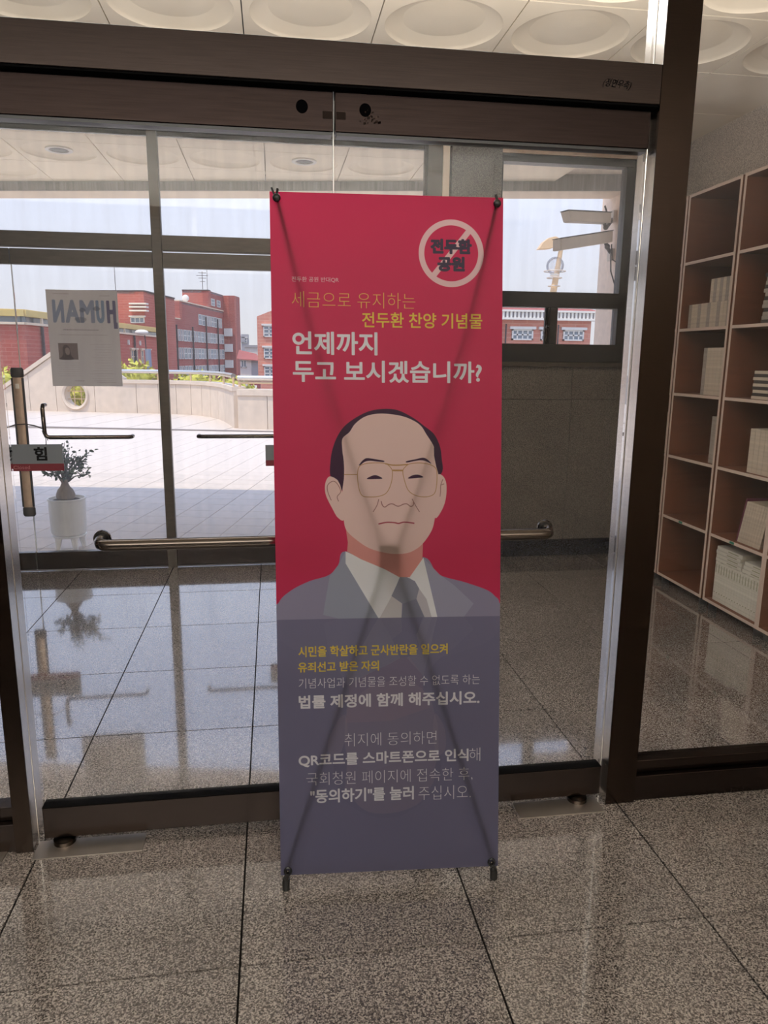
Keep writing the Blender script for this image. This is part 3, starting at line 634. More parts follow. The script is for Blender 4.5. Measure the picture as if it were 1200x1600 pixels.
B().tube([(-1.452, 5.006, .868), (-1.448, 5.0, .90), (-1.455, 5.02, .93), (-1.475, 5.025, .955), (-1.462, 5.055, .935), (-1.446, 5.03, .895)], .0026, 6).build('cord', 'cable', sg, smooth=True)
s2 = sign(-.058, .40, .715, .857, 5.005, 'red and white sign hanging behind the banner left edge')
B().tube([(.03, 5.006, .855), (.03, 5.02, .93)], .0026, 6).build('cord', 'cable', s2)
c = Canvas(440, 612, srgb(190, 184, 176))
ink = srgb(120, 126, 140)
for x0, x1, ch, yy, cl in ((28, 112, 'N', 206, srgb(128, 136, 148)), (104, 208, 'A', 206, srgb(136, 142, 150)), (196, 300, 'M', 206, srgb(134, 140, 150)), (296, 362, 'U', 206, srgb(120, 134, 148)), (362, 434, 'H', 206, srgb(104, 100, 118))):
    sub = Canvas(c.W, c.H, (0, 0, 0)); sub.text(ch, 440 - x1 + 8, 62, 440 - x0 - 6, yy, (1, 1, 1), 6.0)
    c.comp(0, 0, sub.a[:, :, 0], cl)
c.poly([(8, 200), (32, 200), (32, 240), (8, 240)], srgb(104, 100, 118))
for q in ((330, 95, 40), (238, 105, 34)):    # soft dark features inside the letters
    c.poly(smooth([(440 - q[0] - 0, q[1] + 20), (440 - q[0] + q[2] * .6, q[1] + 4), (440 - q[0] + q[2] * 1.2, q[1] + 22), (440 - q[0] + q[2] * .6, q[1] + 34)]), srgb(92, 94, 102), .6)
c.poly(smooth([(200, 178), (240, 168), (275, 182), (245, 204), (215, 200)]), srgb(96, 98, 104), .5)
c.poly([(268, 335), (388, 335), (388, 440), (268, 440)], srgb(120, 108, 102)); c.poly(smooth([(300, 440), (312, 412), (318, 372), (330, 350), (348, 348), (362, 366), (360, 400), (368, 420), (382, 440)]), srgb(84, 76, 74), .9)
c.poly(smooth([(318, 384), (326, 366), (342, 366), (348, 386), (340, 408), (324, 408)]), srgb(140, 126, 118), .9)
def faint(x0, x1, y, al=.5, h=3): 
    rx = x0
    while rx < x1:
        e = min(x1, rx + rnd.uniform(5, 14)); c.poly([(rx, y), (e, y), (e, y + h), (rx, y + h)], srgb(140, 134, 130), al); rx = e + 3
faint(130, 350, 246, .8, 8); faint(80, 380, 280, .6, 4); faint(50, 110, 30, .6, 5); faint(300, 400, 22, .6, 5)
for k in range(14): faint(60, 190 - (k * 37) % 60, 340 + k * 17, .35)
for k in range(7): faint(260, 400, 460 + k * 14, .3)
faint(40, 200, 530, .5); faint(40, 160, 585, .6); faint(240, 300, 575, .8, 5); faint(60, 180, 575, .5)
MT['poster'] = sheet_mat('grey_poster_paper', c.image('poster_print'), .50, .02)
def sheet(nx, ny, fn, uvfn, name, m, parent=None, origin=None):
    vs = [fn(i / nx, j / ny) for j in range(ny + 1) for i in range(nx + 1)]
    fs = [(j * (nx + 1) + i, (j + 1) * (nx + 1) + i, (j + 1) * (nx + 1) + i + 1, j * (nx + 1) + i + 1) for j in range(ny) for i in range(nx)]
    b = B().add(vs, fs); o = b.build(name, m, parent, smooth=True, origin=origin)
    uv = o.data.uv_layers.new(name='UVMap'); li = np.empty(len(o.data.loops), int); o.data.loops.foreach_get('vertex_index', li)
    tab = np.array([uvfn(i / nx, j / ny) for j in range(ny + 1) for i in range(nx + 1)]); uv.data.foreach_set('uv', tab[li].ravel().astype(np.float32)); return o
po = sheet(6, 8, lambda s_, t: (-1.413 + .436 * s_, 5.122 + .0006 * math.sin(s_ * 5), 1.842 - .604 * t), lambda s_, t: (1 - s_, 1 - t), 'poster', 'poster', origin=(-1.195, 5.122, 1.238))
tag(po, 'grey poster taped outside the outer door, its large title seen reversed', 'poster')

# ================================================================== BANNER STAND
Hm = None
def homog(src, dst):
    A = []; 
    for (x, y), (u, v) in zip(src, dst): A += [[x, y, 1, 0, 0, 0, -u * x, -u * y, -u], [0, 0, 0, x, y, 1, -v * x, -v * y, -v]]
    return np.linalg.svd(np.array(A, float))[2][-1].reshape(3, 3)
Hm = homog([(421, 299), (786, 309), (778, 1353), (439, 1368)], [(0, 0), (1200, 0), (1200, 3600), (0, 3600)])   # the sketch of the print was drawn skewed: unskew it
def U(x, y): q = Hm @ np.array([x, y, 1.0]); return (q[0] / q[2], q[1] / q[2])
c6 = lambda x, y: U(480 + x / 5, 620 + y / 5); c2 = lambda x, y: U(400 + x / 3, 600 + y / 3); c1 = lambda x, y: U(400 + x / 3, 280 + y / 3)
c3 = lambda x, y: U(400 + x / 3, 960 + y / 3); c5 = lambda x, y: U(640 + x / 8, 320 + y / 8)
RED = srgb(224, 48, 92); C = Canvas(1200, 3600, RED)
SK, SK2 = srgb(255, 218, 204), srgb(242, 164, 152); HR = srgb(70, 34, 62); SU, LP, LP2 = srgb(162, 156, 178), srgb(170, 174, 188), srgb(176, 174, 192); WH = srgb(255, 253, 250)
SPL = c2(620, 1097)[1]
def figure(Cv, T, al, clip):
    P = lambda f, pts, col, sm=True, a=1: Cv.poly([T(p) for p in (smooth([f(*q) for q in pts]) if sm else [f(*q) for q in pts])], col, al * a, clip)
    P(c6, [(182, 620), (182, 500), (200, 400), (240, 300), (300, 220), (400, 150), (500, 107), (620, 93), (720, 108), (830, 165), (915, 228), (990, 290), (1035, 380), (1050, 470), (1048, 600), (900, 640), (500, 500), (280, 630), (272, 735), (240, 660)], HR)
    P(c2, [(107, 1025), (165, 968), (250, 925), (340, 897), (385, 850), (420, 785), (600, 860), (785, 812), (855, 892), (980, 930), (1080, 965), (1120, 995), (1140, 1025), (1140, 1130), (90, 1130)], SU)
    P(c2, [(418, 788), (385, 850), (345, 902), (315, 1083), (410, 1106), (577, 1106), (500, 950)], LP, False)
    P(c2, [(785, 815), (812, 990), (850, 1100), (975, 1092), (1020, 1030), (930, 945), (860, 893)], LP2, False)
    P(c2, [(420, 785), (560, 850), (640, 885), (675, 905), (640, 990), (577, 1104), (420, 842)], WH, False)
    P(c2, [(785, 815), (852, 1100), (785, 1100), (752, 1010), (765, 960), (745, 925), (705, 905)], WH, False)
    P(c2, [(577, 1104), (637, 995), (685, 1030), (682, 1104)], srgb(228, 222, 218), False)
    P(c2, [(752, 1010), (765, 960), (800, 1010), (825, 1100), (790, 1100)], srgb(214, 208, 208), False)
    P(c2, [(677, 905), (700, 906), (722, 912), (750, 935), (765, 960), (752, 1010), (690, 1032), (635, 995)], srgb(160, 160, 172), False)
    P(c2, [(690, 1030), (752, 1008), (795, 1104), (682, 1104)], srgb(146, 146, 160), False)
    P(c6, [(285, 900), (305, 1050), (318, 1140), (312, 1210), (420, 1270), (600, 1345), (720, 1410), (800, 1412), (900, 1270), (905, 1145), (960, 1000), (640, 900)], SK2, False)
    P(c6, [(182, 622), (150, 650), (138, 710), (150, 780), (200, 880), (240, 945), (290, 955), (300, 760), (272, 740), (245, 660)], SK)
    P(c6, [(1030, 605), (1068, 628), (1088, 690), (1082, 800), (1050, 890), (1000, 946), (985, 800), (1005, 640)], SK)
    P(c6, [(275, 328), (330, 275), (372, 213), (440, 160), (520, 135), (620, 132), (740, 150), (830, 185), (890, 228), (930, 290), (990, 390), (992, 460), (1010, 550), (1025, 610), (1028, 700), (1022, 850), (1000, 940), (975, 1040), (910, 1140), (840, 1198), (760, 1226), (640, 1225), (500, 1190), (400, 1130), (310, 1048), (285, 960), (278, 850), (275, 735), (288, 620), (285, 500), (275, 420)], SK)
    P(c6, [(182, 500), (240, 440), (285, 500), (289, 560), (287, 640), (274, 735), (258, 690), (240, 655), (215, 625), (182, 622)], HR, False)
    P(c6, [(990, 395), (1050, 470), (1048, 598), (1026, 602), (1008, 545), (992, 460)], HR, False)
figure(C, lambda p: p, 1, None)
def S_(f, pts, w_, col, al=1, closed=False): C.stroke(smooth([f(*q) for q in pts], closed) + ([f(*pts[0])] if closed else []), w_, col, al)
for b_ in ([(405, 533), (430, 500), (460, 480), (500, 482), (560, 492), (600, 500), (596, 509), (540, 505), (490, 500), (450, 508), (415, 534)], [(777, 503), (850, 487), (905, 476), (940, 490), (970, 523), (930, 504), (890, 496), (840, 502), (779, 514)], [(466, 642), (500, 620), (540, 613), (588, 638), (530, 643)], [(788, 638), (825, 613), (870, 609), (908, 628), (860, 635)]):
    C.poly(smooth([c6(*q) for q in b_]), HR)
GO = srgb(214, 160, 104)
S_(c6, [(400, 560), (430, 530), (500, 517), (600, 519), (645, 545), (667, 590), (655, 680), (620, 750), (560, 778), (480, 783), (430, 772), (405, 720), (393, 630)], 4, GO, 1, True)
S_(c6, [(765, 550), (800, 525), (880, 517), (960, 530), (1005, 560), (1015, 610), (1010, 700), (990, 760), (930, 782), (850, 772), (790, 730), (757, 640), (748, 580)], 4, GO, 1, True)
S_(c6, [(610, 522), (660, 533), (720, 534), (790, 528)], 7, GO); S_(c6, [(667, 575), (748, 576)], 9, GO); S_(c6, [(287, 607), (395, 607)], 4, GO)
LN = srgb(190, 128, 116)
S_(c6, [(578, 815), (588, 848), (608, 862), (638, 842), (668, 838), (710, 856), (752, 840), (780, 838), (808, 857), (828, 848), (832, 822)], 5, LN)
for l_ in ([(560, 800), (545, 850), (515, 900)], [(820, 798), (850, 855), (878, 900)], [(188, 810), (160, 740), (160, 690), (200, 660), (235, 680), (262, 740), (235, 780), (245, 818)], [(1060, 645), (1044, 690), (1042, 740), (1038, 780)], [(1046, 690), (1070, 680)]): S_(c6, l_, 4, LN)
S_(c6, [(557, 995), (620, 982), (680, 984), (715, 990), (760, 980), (838, 989)], 7, srgb(196, 84, 92))
# lower panel with the faint upside-down figure
C.a[int(SPL):] = np.array(srgb(130, 126, 150)[:3]); figure(C, lambda p: (p[0], 2 * SPL - p[1]), .05, (int(SPL), 3600)); 
# lettering
YE, WT = srgb(246, 214, 84), srgb(250, 246, 246)
def T(body, tl, br, f, col, wt): a, b_ = f(*tl), f(*br); C.text(body, a[0], a[1], b_[0], b_[1], col, wt)
T('전두환 공원 반대QR', (167, 455), (388, 484), c1, srgb(244, 200, 206), -.1)
T('세금으로 유지하는', (165, 524), (748, 609), c1, srgb(246, 206, 100), -1.6)
T('전두환 찬양 기념물', (497, 622), (1060, 702), c1, YE, 1.0)
T('언제까지', (170, 712), (570, 826), c1, WT, 3.0)
T('두고 보시겠습니까?', (172, 846), (1058, 957), c1, WT, 2.6)
a_, b_ = c5(112, 170), c5(922, 1037); cx, cy = (a_[0] + b_[0]) / 2, (a_[1] + b_[1]) / 2; R1 = (b_[0] - a_[0]) / 2; R2 = R1 - 29; CR = srgb(250, 206, 202)
C.poly([(cx + R1 * math.cos(k * math.pi / 60), cy + R1 * math.sin(k * math.pi / 60)) for k in range(121)] + [(cx + R2 * math.cos(k * math.pi / 60), cy + R2 * math.sin(k * math.pi / 60)) for k in range(120, -1, -1)], CR)
C.poly([c5(705, 315), c5(765, 355), c5(325, 905), c5(272, 858)], CR)
T('전두환', (258, 418), (775, 622), c5, srgb(72, 60, 78), 4.7); T('공원', (345, 642), (690, 838), c5, srgb(72, 60, 78), 4.7)
T('시민을 학살하고 군사반란을 일으켜', (198, 151), (898, 187), c3, YE, 1.2)
T('유죄선고 받은 자의', (197, 225), (577, 264), c3, YE, 1.2)
T('기념사업과 기념물을 조성할 수 없도록 하는', (200, 300), (1050, 328), c3, WT, -.5)
T('법률 제정에 함께 해주십시오.', (200, 380), (1048, 421), c3, WT, 2.2)
T('취지에 동의하면', (414, 560), (848, 609), c3, WT, -1.3)
T('QR코드를 스마트폰으로 인식', (200, 655), (997, 692), c3, WT, 2.0)
T('해', (1000, 627), (1052, 689), c3, WT, -1.3)
T('국회청원 페이지에 접속한 후,', (236, 742), (1016, 780), c3, WT, -1.3)
T('"동의하기"를 눌러', (254, 822), (740, 869), c3, WT, 2.0)
T('주십시오.', (762, 808), (1008, 865), c3, WT, -1.3)
MT['print'] = sheet_mat('backlit_banner_fabric', C.image('banner_print'), .87, .015)
TL, TR, BL, BR = Vector((.002, 2.011, 1.842)), Vector((.601, 1.970, 1.842)), Vector((-.006, 1.786, .05)), Vector((.593, 1.744, .05))
ex = (TR - TL).normalized(); ez = (BL - TL).normalized(); en = ex.cross(ez).normalized()
if en.y > 0: en = -en
def PB(s_, t, off=0): return TL.lerp(TR, s_).lerp(BL.lerp(BR, s_), t) + en * off
st = thing('banner_stand', 'tall crimson and grey banner on a black X-shaped stand in front of the glass doors', 'banner', (.297, 1.9, 0))
def wav(s_, t): return .0028 * math.sin(math.pi * t) * math.sin(math.pi * s_) * -1.2 + .0012 * math.sin(9 * t + 4 * s_) * (1 - t) * t * 3
sheet(24, 72, lambda s_, t: tuple(PB(s_, t, wav(s_, t))), lambda s_, t: (s_, 1 - t), 'banner_sheet', 'print', st)
hub = PB(.50, .516, -.016)
hb = B(); hx = ex * .030; hz = ez * .036; hn = en * .011
hb.hexa([hub - hx + hz - hn, hub + hx + hz - hn, hub + hx + hz + hn, hub - hx + hz + hn], [hub - hx - hz - hn, hub + hx - hz - hn, hub + hx - hz + hn, hub - hx - hz + hn]); hb.build('hub', 'black', st, bevel=.006)
for s_, sg_ in ((.03, -1), (.97, 1)):
    a = hub - hz * .6 + ex * sg_ * .018; e_ = PB(s_, .008, -.004); pts = []
    for k in range(13):
        t = k / 12; p = a.lerp(e_, t) + ex * sg_ * .016 * math.sin(math.pi * t) - en * .004 * math.sin(math.pi * t); pts.append(p)
    B().tube(pts, .0045, 10).build('upper_pole', 'pole', st, smooth=True)
    q = PB(s_, .010, .010); h = B().ball(q, .0105, 14, 10, (1, .7, 1)).build('top_hook', 'black', st, smooth=True)
    B().tube([PB(s_, .008, -.004), q], .005, 8).build('hook_pin', 'black', h)
    B().tube([q + Vector((sg_ * -.0, 0, .005)), q + Vector((-.003 * sg_, .004, .022))], .0035, 8).build('hook_prong', 'black', h, smooth=True)
    if sg_ < 0: B().tube([q + Vector((-.004, 0, .004)), q + Vector((-.012, .004, .024))], .0028, 8).build('hook_prong', 'black', h, smooth=True)
    a = hub + hz * .6 + ex * sg_ * .016; f_ = Vector((.0075, 1.792, .0) if sg_ < 0 else (.586, 1.757, .0)); bend = PB(.03 if sg_ < 0 else .97, .985, -.010)
    B().tube([a, a.lerp(bend, .5) - en * .002, bend, PB(.025 if sg_ < 0 else .975, 1.004, .001), f_ + Vector((0, 0, .035))], [.0065, .0065, .006, .006, .006], 10).build('lower_pole', 'pole', st, smooth=True)
    g = PB(.033 if sg_ < 0 else .967, .992, .006)
    B().tube([g + ex * .0085 * math.cos(k * math.pi / 8) - ez * .010 * math.sin(k * math.pi / 8) for k in range(17)], .0028, 8, False).build('bottom_hook', 'black', st, smooth=True)
    B().ball(g, .0035, 8, 6).build('rivet', 'chrome', st, smooth=True)
    B().tube([g + ez * .008, f_ + Vector((0, 0, .030))], .0065, 10).build('leg_tip', 'black', st, smooth=True)
    B().tube([f_ + Vector((sg_ * -.002, .002, .034)), f_ + Vector((0, 0, .022)), f_ + Vector((0, 0, .002)), f_], [.009, .0105, .0105, .008], 14).build('rubber_foot', 'rubber', st, smooth=True)
rf = Vector((.30, 2.035, 0))
B().tube([hub + hz * .5 - en * .012, rf + Vector((0, 0, .02))], .0065, 10).build('rear_leg', 'pole', st, smooth=True)
B().tube([rf + Vector((0, 0, .03)), rf], .010, 12).build('rubber_foot', 'rubber', st, smooth=True)

# ================================================================== POTTED PLANT outside
pc = (-1.545, 5.72)
pt = thing('potted_bonsai', 'small ficus bonsai in a white pot on tapered legs outside the door', 'plant', (pc[0], pc[1], 0))
B().lathe((pc[0], pc[1], .115), [(.095, 0), (.118, .006), (.127, .02), (.132, .262), (.136, .266), (.136, .276), (.124, .276), (.120, .255), (.05, .250), (.001, .250)], 36).build('pot', 'pot', pt, smooth=True)
B().lathe((pc[0], pc[1], .365), [(.119, 0), (.1, .010), (.05, .014), (.001, .014)], 24).build('soil', 'soil', pt, smooth=True)
B().lathe((pc[0], pc[1], .100), [(.120, 0), (.124, .004), (.124, .012), (.11, .016)], 32).build('stand_ring', 'pot', pt, smooth=True)
for a in (-2.35, -.95, .55):
    q = Vector((math.cos(a), math.sin(a), 0)); B().tube([Vector((pc[0], pc[1], .105)) + q * .088, Vector((pc[0], pc[1], 0)) + q * .102], [.030, .015], 10).build('leg', 'pot', pt, smooth=True)
B().lathe((pc[0] - .005, pc[1], .372), [(.045, 0), (.066, .018), (.068, .045), (.055, .08), (.034, .105), (.024, .13), (.030, .158)], 20, 1, .9).build('trunk', 'bark', pt, smooth=True)
rb = random.Random(11); base = Vector((pc[0] - .005, pc[1], .515)); lv = B(); br = B()
tips = [(-.13, 0, .06), (-.09, .05, .10), (-.115, -.03, .14), (-.05, -.05, .13), (0, .05, .16), (.02, -.02, .20), (.05, .02, .25), (.10, 0, .20), (.13, .03, .17), (.16, -.02, .20), (.10, -.04, .11), (.15, .02, .10), (.05, -.06, .06), (-.03, .02, .22), (.07, .05, .15), (.18, 0, .05), (.02, .0, .29), (.20, .01, .23)]
def leaf(p, d, L_):
    d = Vector(d).normalized(); s_ = d.cross(Vector((rb.uniform(-1, 1), rb.uniform(-1, 1), rb.uniform(-1, 1)))).normalized() * L_ * .27; n_ = d.cross(s_).normalized() * L_ * .08
    lv.add([p, p + d * L_ * .35 + s_ + n_, p + d * L_ * .7 + s_ * .8 + n_, p + d * L_, p + d * L_ * .7 - s_ * .8 + n_, p + d * L_ * .35 - s_ + n_, p + d * L_ * .5], [(0, 6, 1), (1, 6, 2), (2, 6, 3), (3, 6, 4), (4, 6, 5), (5, 6, 0)])
for tx in tips:
    e_ = base + Vector(tx); m1 = base.lerp(e_, .35) + Vector((rb.uniform(-.02, .02), rb.uniform(-.02, .02), .02)); m2 = base.lerp(e_, .7) + Vector((rb.uniform(-.01, .01), 0, .015))
    br.tube([base + Vector((tx[0] * .15, 0, 0)), m1, m2, e_], [.009, .0045, .003, .0015], 6)
    for k in range(24):
        t = rb.uniform(.35, 1.05); p = (m1.lerp(m2, t * 1.4) if t < .7 else m2.lerp(e_, (t - .7) / .35)) + Vector((rb.gauss(0, .016), rb.gauss(0, .016), rb.gauss(0, .014)))
        leaf(p, (rb.gauss(tx[0] * 4, .6), rb.gauss(0, .6), rb.gauss(.25, .5)), rb.uniform(.024, .042))
MT['twig'] = mat('grey_green_twig', srgb(86, 88, 72), .8)
br.build('branches', 'twig', pt, smooth=True); lf = lv.build('foliage', 'leaf', pt); lf['kind'] = 'stuff'

# ================================================================== TERRACE (outside)
PH = -.215; E1 = Vector((math.cos(PH), math.sin(PH))); E2 = Vector((-math.sin(PH), math.cos(PH))); O0 = Vector((-.67, 6.44)); PS = .303
def TP(a, b): return O0 + E1 * a + E2 * b
te = struct(B().box(-16, 14, 5.14, 24, -.30, -.012).build('terrace', 'terrbase', origin=(0, 0, 0)), 'pale square stone paving of the terrace outside the doors')
ang = Matrix.Rotation(PH, 4, 'Z')
sb = B().box(.003, PS - .003, .003, PS - .003, -.012, 0).build('paving_slab', 'terr', te)
near = []; far = B()
def seg_y(x): return 14.84 - .265 * (x - .03)
for i in range(-44, 34):
    for j in range(-14, 52):
        p = TP(i * PS, j * PS); q = [p, p + E1 * PS, p + E1 * PS + E2 * PS, p + E2 * PS]
        if min(v.y for v in q) < 5.16 or max(v.y - seg_y(v.x) for v in q) > -.12 or p.x > 7 or p.x < -9: continue
        if -.9 + -.42 * p.y - .3 < p.x + 1.0 and p.x < 1.2 and p.y < 9.6: near.append((p.y, p, q))
        else: far.hexa([(v.x, v.y, -.012) for v in q], [(v.x, v.y, 0) for v in [q[0].lerp(q[2], .01), q[1].lerp(q[3], .01), q[2].lerp(q[0], .01), q[3].lerp(q[1], .01)]])
near.sort(key=lambda t: t[0])
for k, (yy, p, q) in enumerate(near):
    if k >= 290: far.hexa([(v.x, v.y, -.012) for v in q], [(v.x, v.y, 0) for v in [q[0].lerp(q[2], .01), q[1].lerp(q[3], .01), q[2].lerp(q[0], .01), q[3].lerp(q[1], .01)]]); continue
    if k == 0: o = sb; o.location = (p.x, p.y, 0)
    else: o = linked('paving_slab', sb.data, te, (p.x, p.y, 0))
    o.rotation_euler = (0, 0, PH)
o = far.build('distant_paving', 'terr', te); o['kind'] = 'stuff'
B().wallseg((-9, seg_y(-9)), (7, seg_y(7)), .12, -.012, .004, off=-.06).build('drain_strip', 'step', te)
b = B(); 
for k in range(-14, 8):
    x = k * 1.0; b.wallseg((x + .01, seg_y(x + .01) + .07), (x + .99, seg_y(x + .99) + .07), 6.0, -.012, 0)
b.build('upper_paving', 'terr', te)['kind'] = 'stuff'

# parapet
pp_ = [(-4.0, 20.05), (-3.47, 19.88), (-2.9, 19.72), (-2.43, 19.5), (-2.04, 19.25), (-1.75, 18.9), (-1.5, 18.45), (-1.28, 17.9), (-1.10, 17.2), (-.95, 16.4), (-.80, 15.55)]
pa = struct(thing('parapet', None, None, (-2, 19, 0)), 'cream stone parapet wall curving round the terrace')
for a, c in zip(pp_[:-1], pp_[1:]):
    d = (Vector(c) - Vector(a)).normalized() * .006
    B().wallseg((a[0] + d.x, a[1] + d.y), (c[0] - d.x, c[1] - d.y), .22, 0, .76).build('stone_panel', 'stone', pa)
    B().wallseg(a, c, .29, .76, .845, off=-.035).build('coping_stone', 'stone', pa)
rp = [(-.72, 15.43), (-.12, 15.27), (.9, 15.0), (2.0, 14.72), (3.2, 14.4), (4.4, 14.1)]
for a, c in zip(rp[:-1], rp[1:]):
    d = (Vector(c) - Vector(a)).normalized() * .006
    B().wallseg((a[0] + d.x, a[1] + d.y), (c[0] - d.x, c[1] - d.y), .4, 0, .68).build('stone_panel', 'stone', pa)
    B().wallseg(a, c, .46, .68, .80, off=-.03).build('coping_stone', 'stone', pa)
# gable wall with the round opening: plan direction along (G0 -> G1)
G0, G1 = Vector((-7.2, 21.1)), Vector((-3.85, 20.02)); gd = (G1 - G0).normalized(); gn = Vector((-gd.y, gd.x)); GL = (G1 - G0).length
ga = struct(thing('parapet_gable', None, None, (-5.3, 20.5, 0)), 'cream stone gable wall with a round opening, partly behind the poster')
def curve_piece(name, outer, hole, th, parent, m):
    cu = bpy.data.curves.new('c', 'CURVE'); cu.dimensions = '2D'; cu.fill_mode = 'BOTH'; cu.extrude = th / 2
    for pl_ in [outer] + ([hole] if hole else []):
        sp = cu.splines.new('POLY'); sp.points.add(len(pl_) - 1); sp.use_cyclic_u = True
        for k, (x, y) in enumerate(pl_): sp.points[k].co = (x, y, 0, 1)
    o = bpy.data.objects.new('c', cu); COL.objects.link(o); dg = bpy.context.evaluated_depsgraph_get(); me = bpy.data.meshes.new_from_object(o.evaluated_get(dg)); bpy.data.objects.remove(o)
    vs = [(G0.x + gd.x * v.co.x + gn.x * (v.co.z + th / 2), G0.y + gd.y * v.co.x + gn.y * (v.co.z + th / 2), v.co.y) for v in me.vertices]; fs = [tuple(p.vertices) for p in me.polygons]
    b = B().add(vs, fs); return b.build(name, m, parent)
gx = lambda X: (X - G0.x) / gd.x
pk = gx(-5.24); hgt = lambda s_: .55 + (1.73 - .55) * (1 - abs(s_ - pk) / (pk if s_ < pk else GL - pk)) if 0 <= s_ <= GL else .55
hgt = lambda s_: max(.45, 1.69 - .628 * abs(s_ - pk))
hc = gx(-5.10); cuts = [0, gx(-6.35), gx(-5.62), gx(-4.58), GL]
for a, c in zip(cuts[:-1], cuts[1:]):
    a_, c_ = a + .006, c - .006; o_ = [(a_, 0), (c_, 0), (c_, hgt(c_))] + ([(pk, hgt(pk))] if a_ < pk < c_ else []) + [(a_, hgt(a_))]
    hole = [(hc + .30 * math.cos(2 * math.pi * k / 32), .43 + .30 * math.sin(2 * math.pi * k / 32)) for k in range(32)] if a_ < hc < c_ else None
    curve_piece('stone_panel', o_, hole, .25, ga, 'stone')
for a, c in ((0, pk), (pk, GL)):
    p0, p1 = G0 + gd * a - gn * .045, G0 + gd * c - gn * .045; q0, q1 = p0 + gn * .34, p1 + gn * .34; ha, hb_ = hgt(a), hgt(c)
    B().hexa([(p0.x, p0.y, ha), (p1.x, p1.y, hb_), (q1.x, q1.y, hb_), (q0.x, q0.y, ha)], [(p0.x, p0.y, ha + .11), (p1.x, p1.y, hb_ + .11), (q1.x, q1.y, hb_ + .11), (q0.x, q0.y, ha + .11)]).build('coping_stone', 'stone', ga)
for s_, l_ in ((0, 1),):
    pass
cc = G0 + gd * hc - gn * .02; rt = B()
n = 40; prof = [(.30, 0), (.36, -.03), (.385, .0), (.385, .04), (.30, .04)]
for r, dpt in prof:
    for k in range(n):
        a = 2 * math.pi * k / n; q = cc + gd * (r * math.cos(a)) + gn * dpt; rt.v.append((q.x, q.y, .43 + r * math.sin(a)))
for i in range(len(prof) - 1):
    for k in range(n): rt.f.append((i * n + k, i * n + (k + 1) % n, (i + 1) * n + (k + 1) % n, (i + 1) * n + k))
rt.build('round_surround', 'stone', ga, smooth=True)
for q in (-.1, .1):
    for v_ in (0, 1):
        p0 = cc + gn * .14; a_, b_ = ((q, -.28), (q, .28)) if v_ else ((-.28, q), (.28, q))
        A_ = p0 + gd * a_[0]; Z_ = p0 + gd * b_[0]; B().tube([(A_.x, A_.y, .43 + a_[1]), (Z_.x, Z_.y, .43 + b_[1])], .012, 6).build('grille_bar', 'tan', ga)
# handrail
hr_ = tag(thing('handrail', None, None, (-2, 19, .85)), 'polished steel handrail along the curved parapet', 'railing')
pts = [(x, y + .14, 1.06) for x, y in pp_] ; B().tube(pts, .05, 12).build('top_tube', 'steelb', hr_, smooth=True)
B().tube([(x + .02, y + .18, 1.02) for x, y in rp], .055, 12).build('top_tube', 'steelb', hr_, smooth=True); B().tube([(x + .02, y + .18, .93) for x, y in rp], .025, 10).build('mid_tube', 'tan', hr_, smooth=True)
for k in (0, 2, 4, 6, 8, 10): x, y = pp_[k]; B().tube([(x, y + .14, .845), (x, y + .14, 1.04)], .022, 8).build('baluster', 'tan', hr_, smooth=True)
for k in (0, 2, 4): x, y = rp[k]; B().tube([(x + .05, y + .18, .80), (x + .05, y + .18, 1.0)], .03, 8).build('baluster', 'tan', hr_, smooth=True)
# shrubs beyond the parapet
def bush(x, y, z, sx_, sy_, sz, lab, n=260, rs=1):
    r = random.Random(rs); b = B(); cb = B(); cb.ball((x, y, z), 1, 12, 8, (sx_ * .7, sy_ * .7, sz * .75))
    for k in range(n):
        u = Vector((r.gauss(0, 1), r.gauss(0, 1), r.gauss(0, 1))).normalized() * r.uniform(.75, 1.08); p = Vector((x + u.x * sx_, y + u.y * sy_, z + u.z * sz))
        d = Vector((r.gauss(0, 1), r.gauss(0, 1), r.gauss(0, 1))).normalized() * .10; e_ = d.cross(u).normalized() * .05; b.add([p - d, p + e_, p + d, p - e_], [(0, 1, 2, 3)])
    o = thing('shrub', lab, 'shrub', (x, y, z - sz)); cb.build('inner_mass', 'bush', o, smooth=True); f_ = b.build('foliage', 'bush', o); f_['kind'] = 'stuff'
bush(-3.85, 22.0, .72, .68, .5, .58, 'yellow-green shrub behind the parapet just right of the poster', 320, 1)
bush(-2.25, 22.4, .62, .72, .5, .42, 'low yellow-green shrub behind the handrail right of the mullion', 300, 2)
bush(-1.2, 21.5, .55, .7, .4, .36, 'small shrub behind the right end of the curved handrail', 220, 3)
bush(-5.35, 21.9, .35, .62, .5, .6, 'yellow-green shrub seen through the round opening', 320, 4)
bush(-8.1, 24.0, .5, .7, .5, .62, 'yellow-green shrub at the left edge behind the sloping coping', 240, 5)

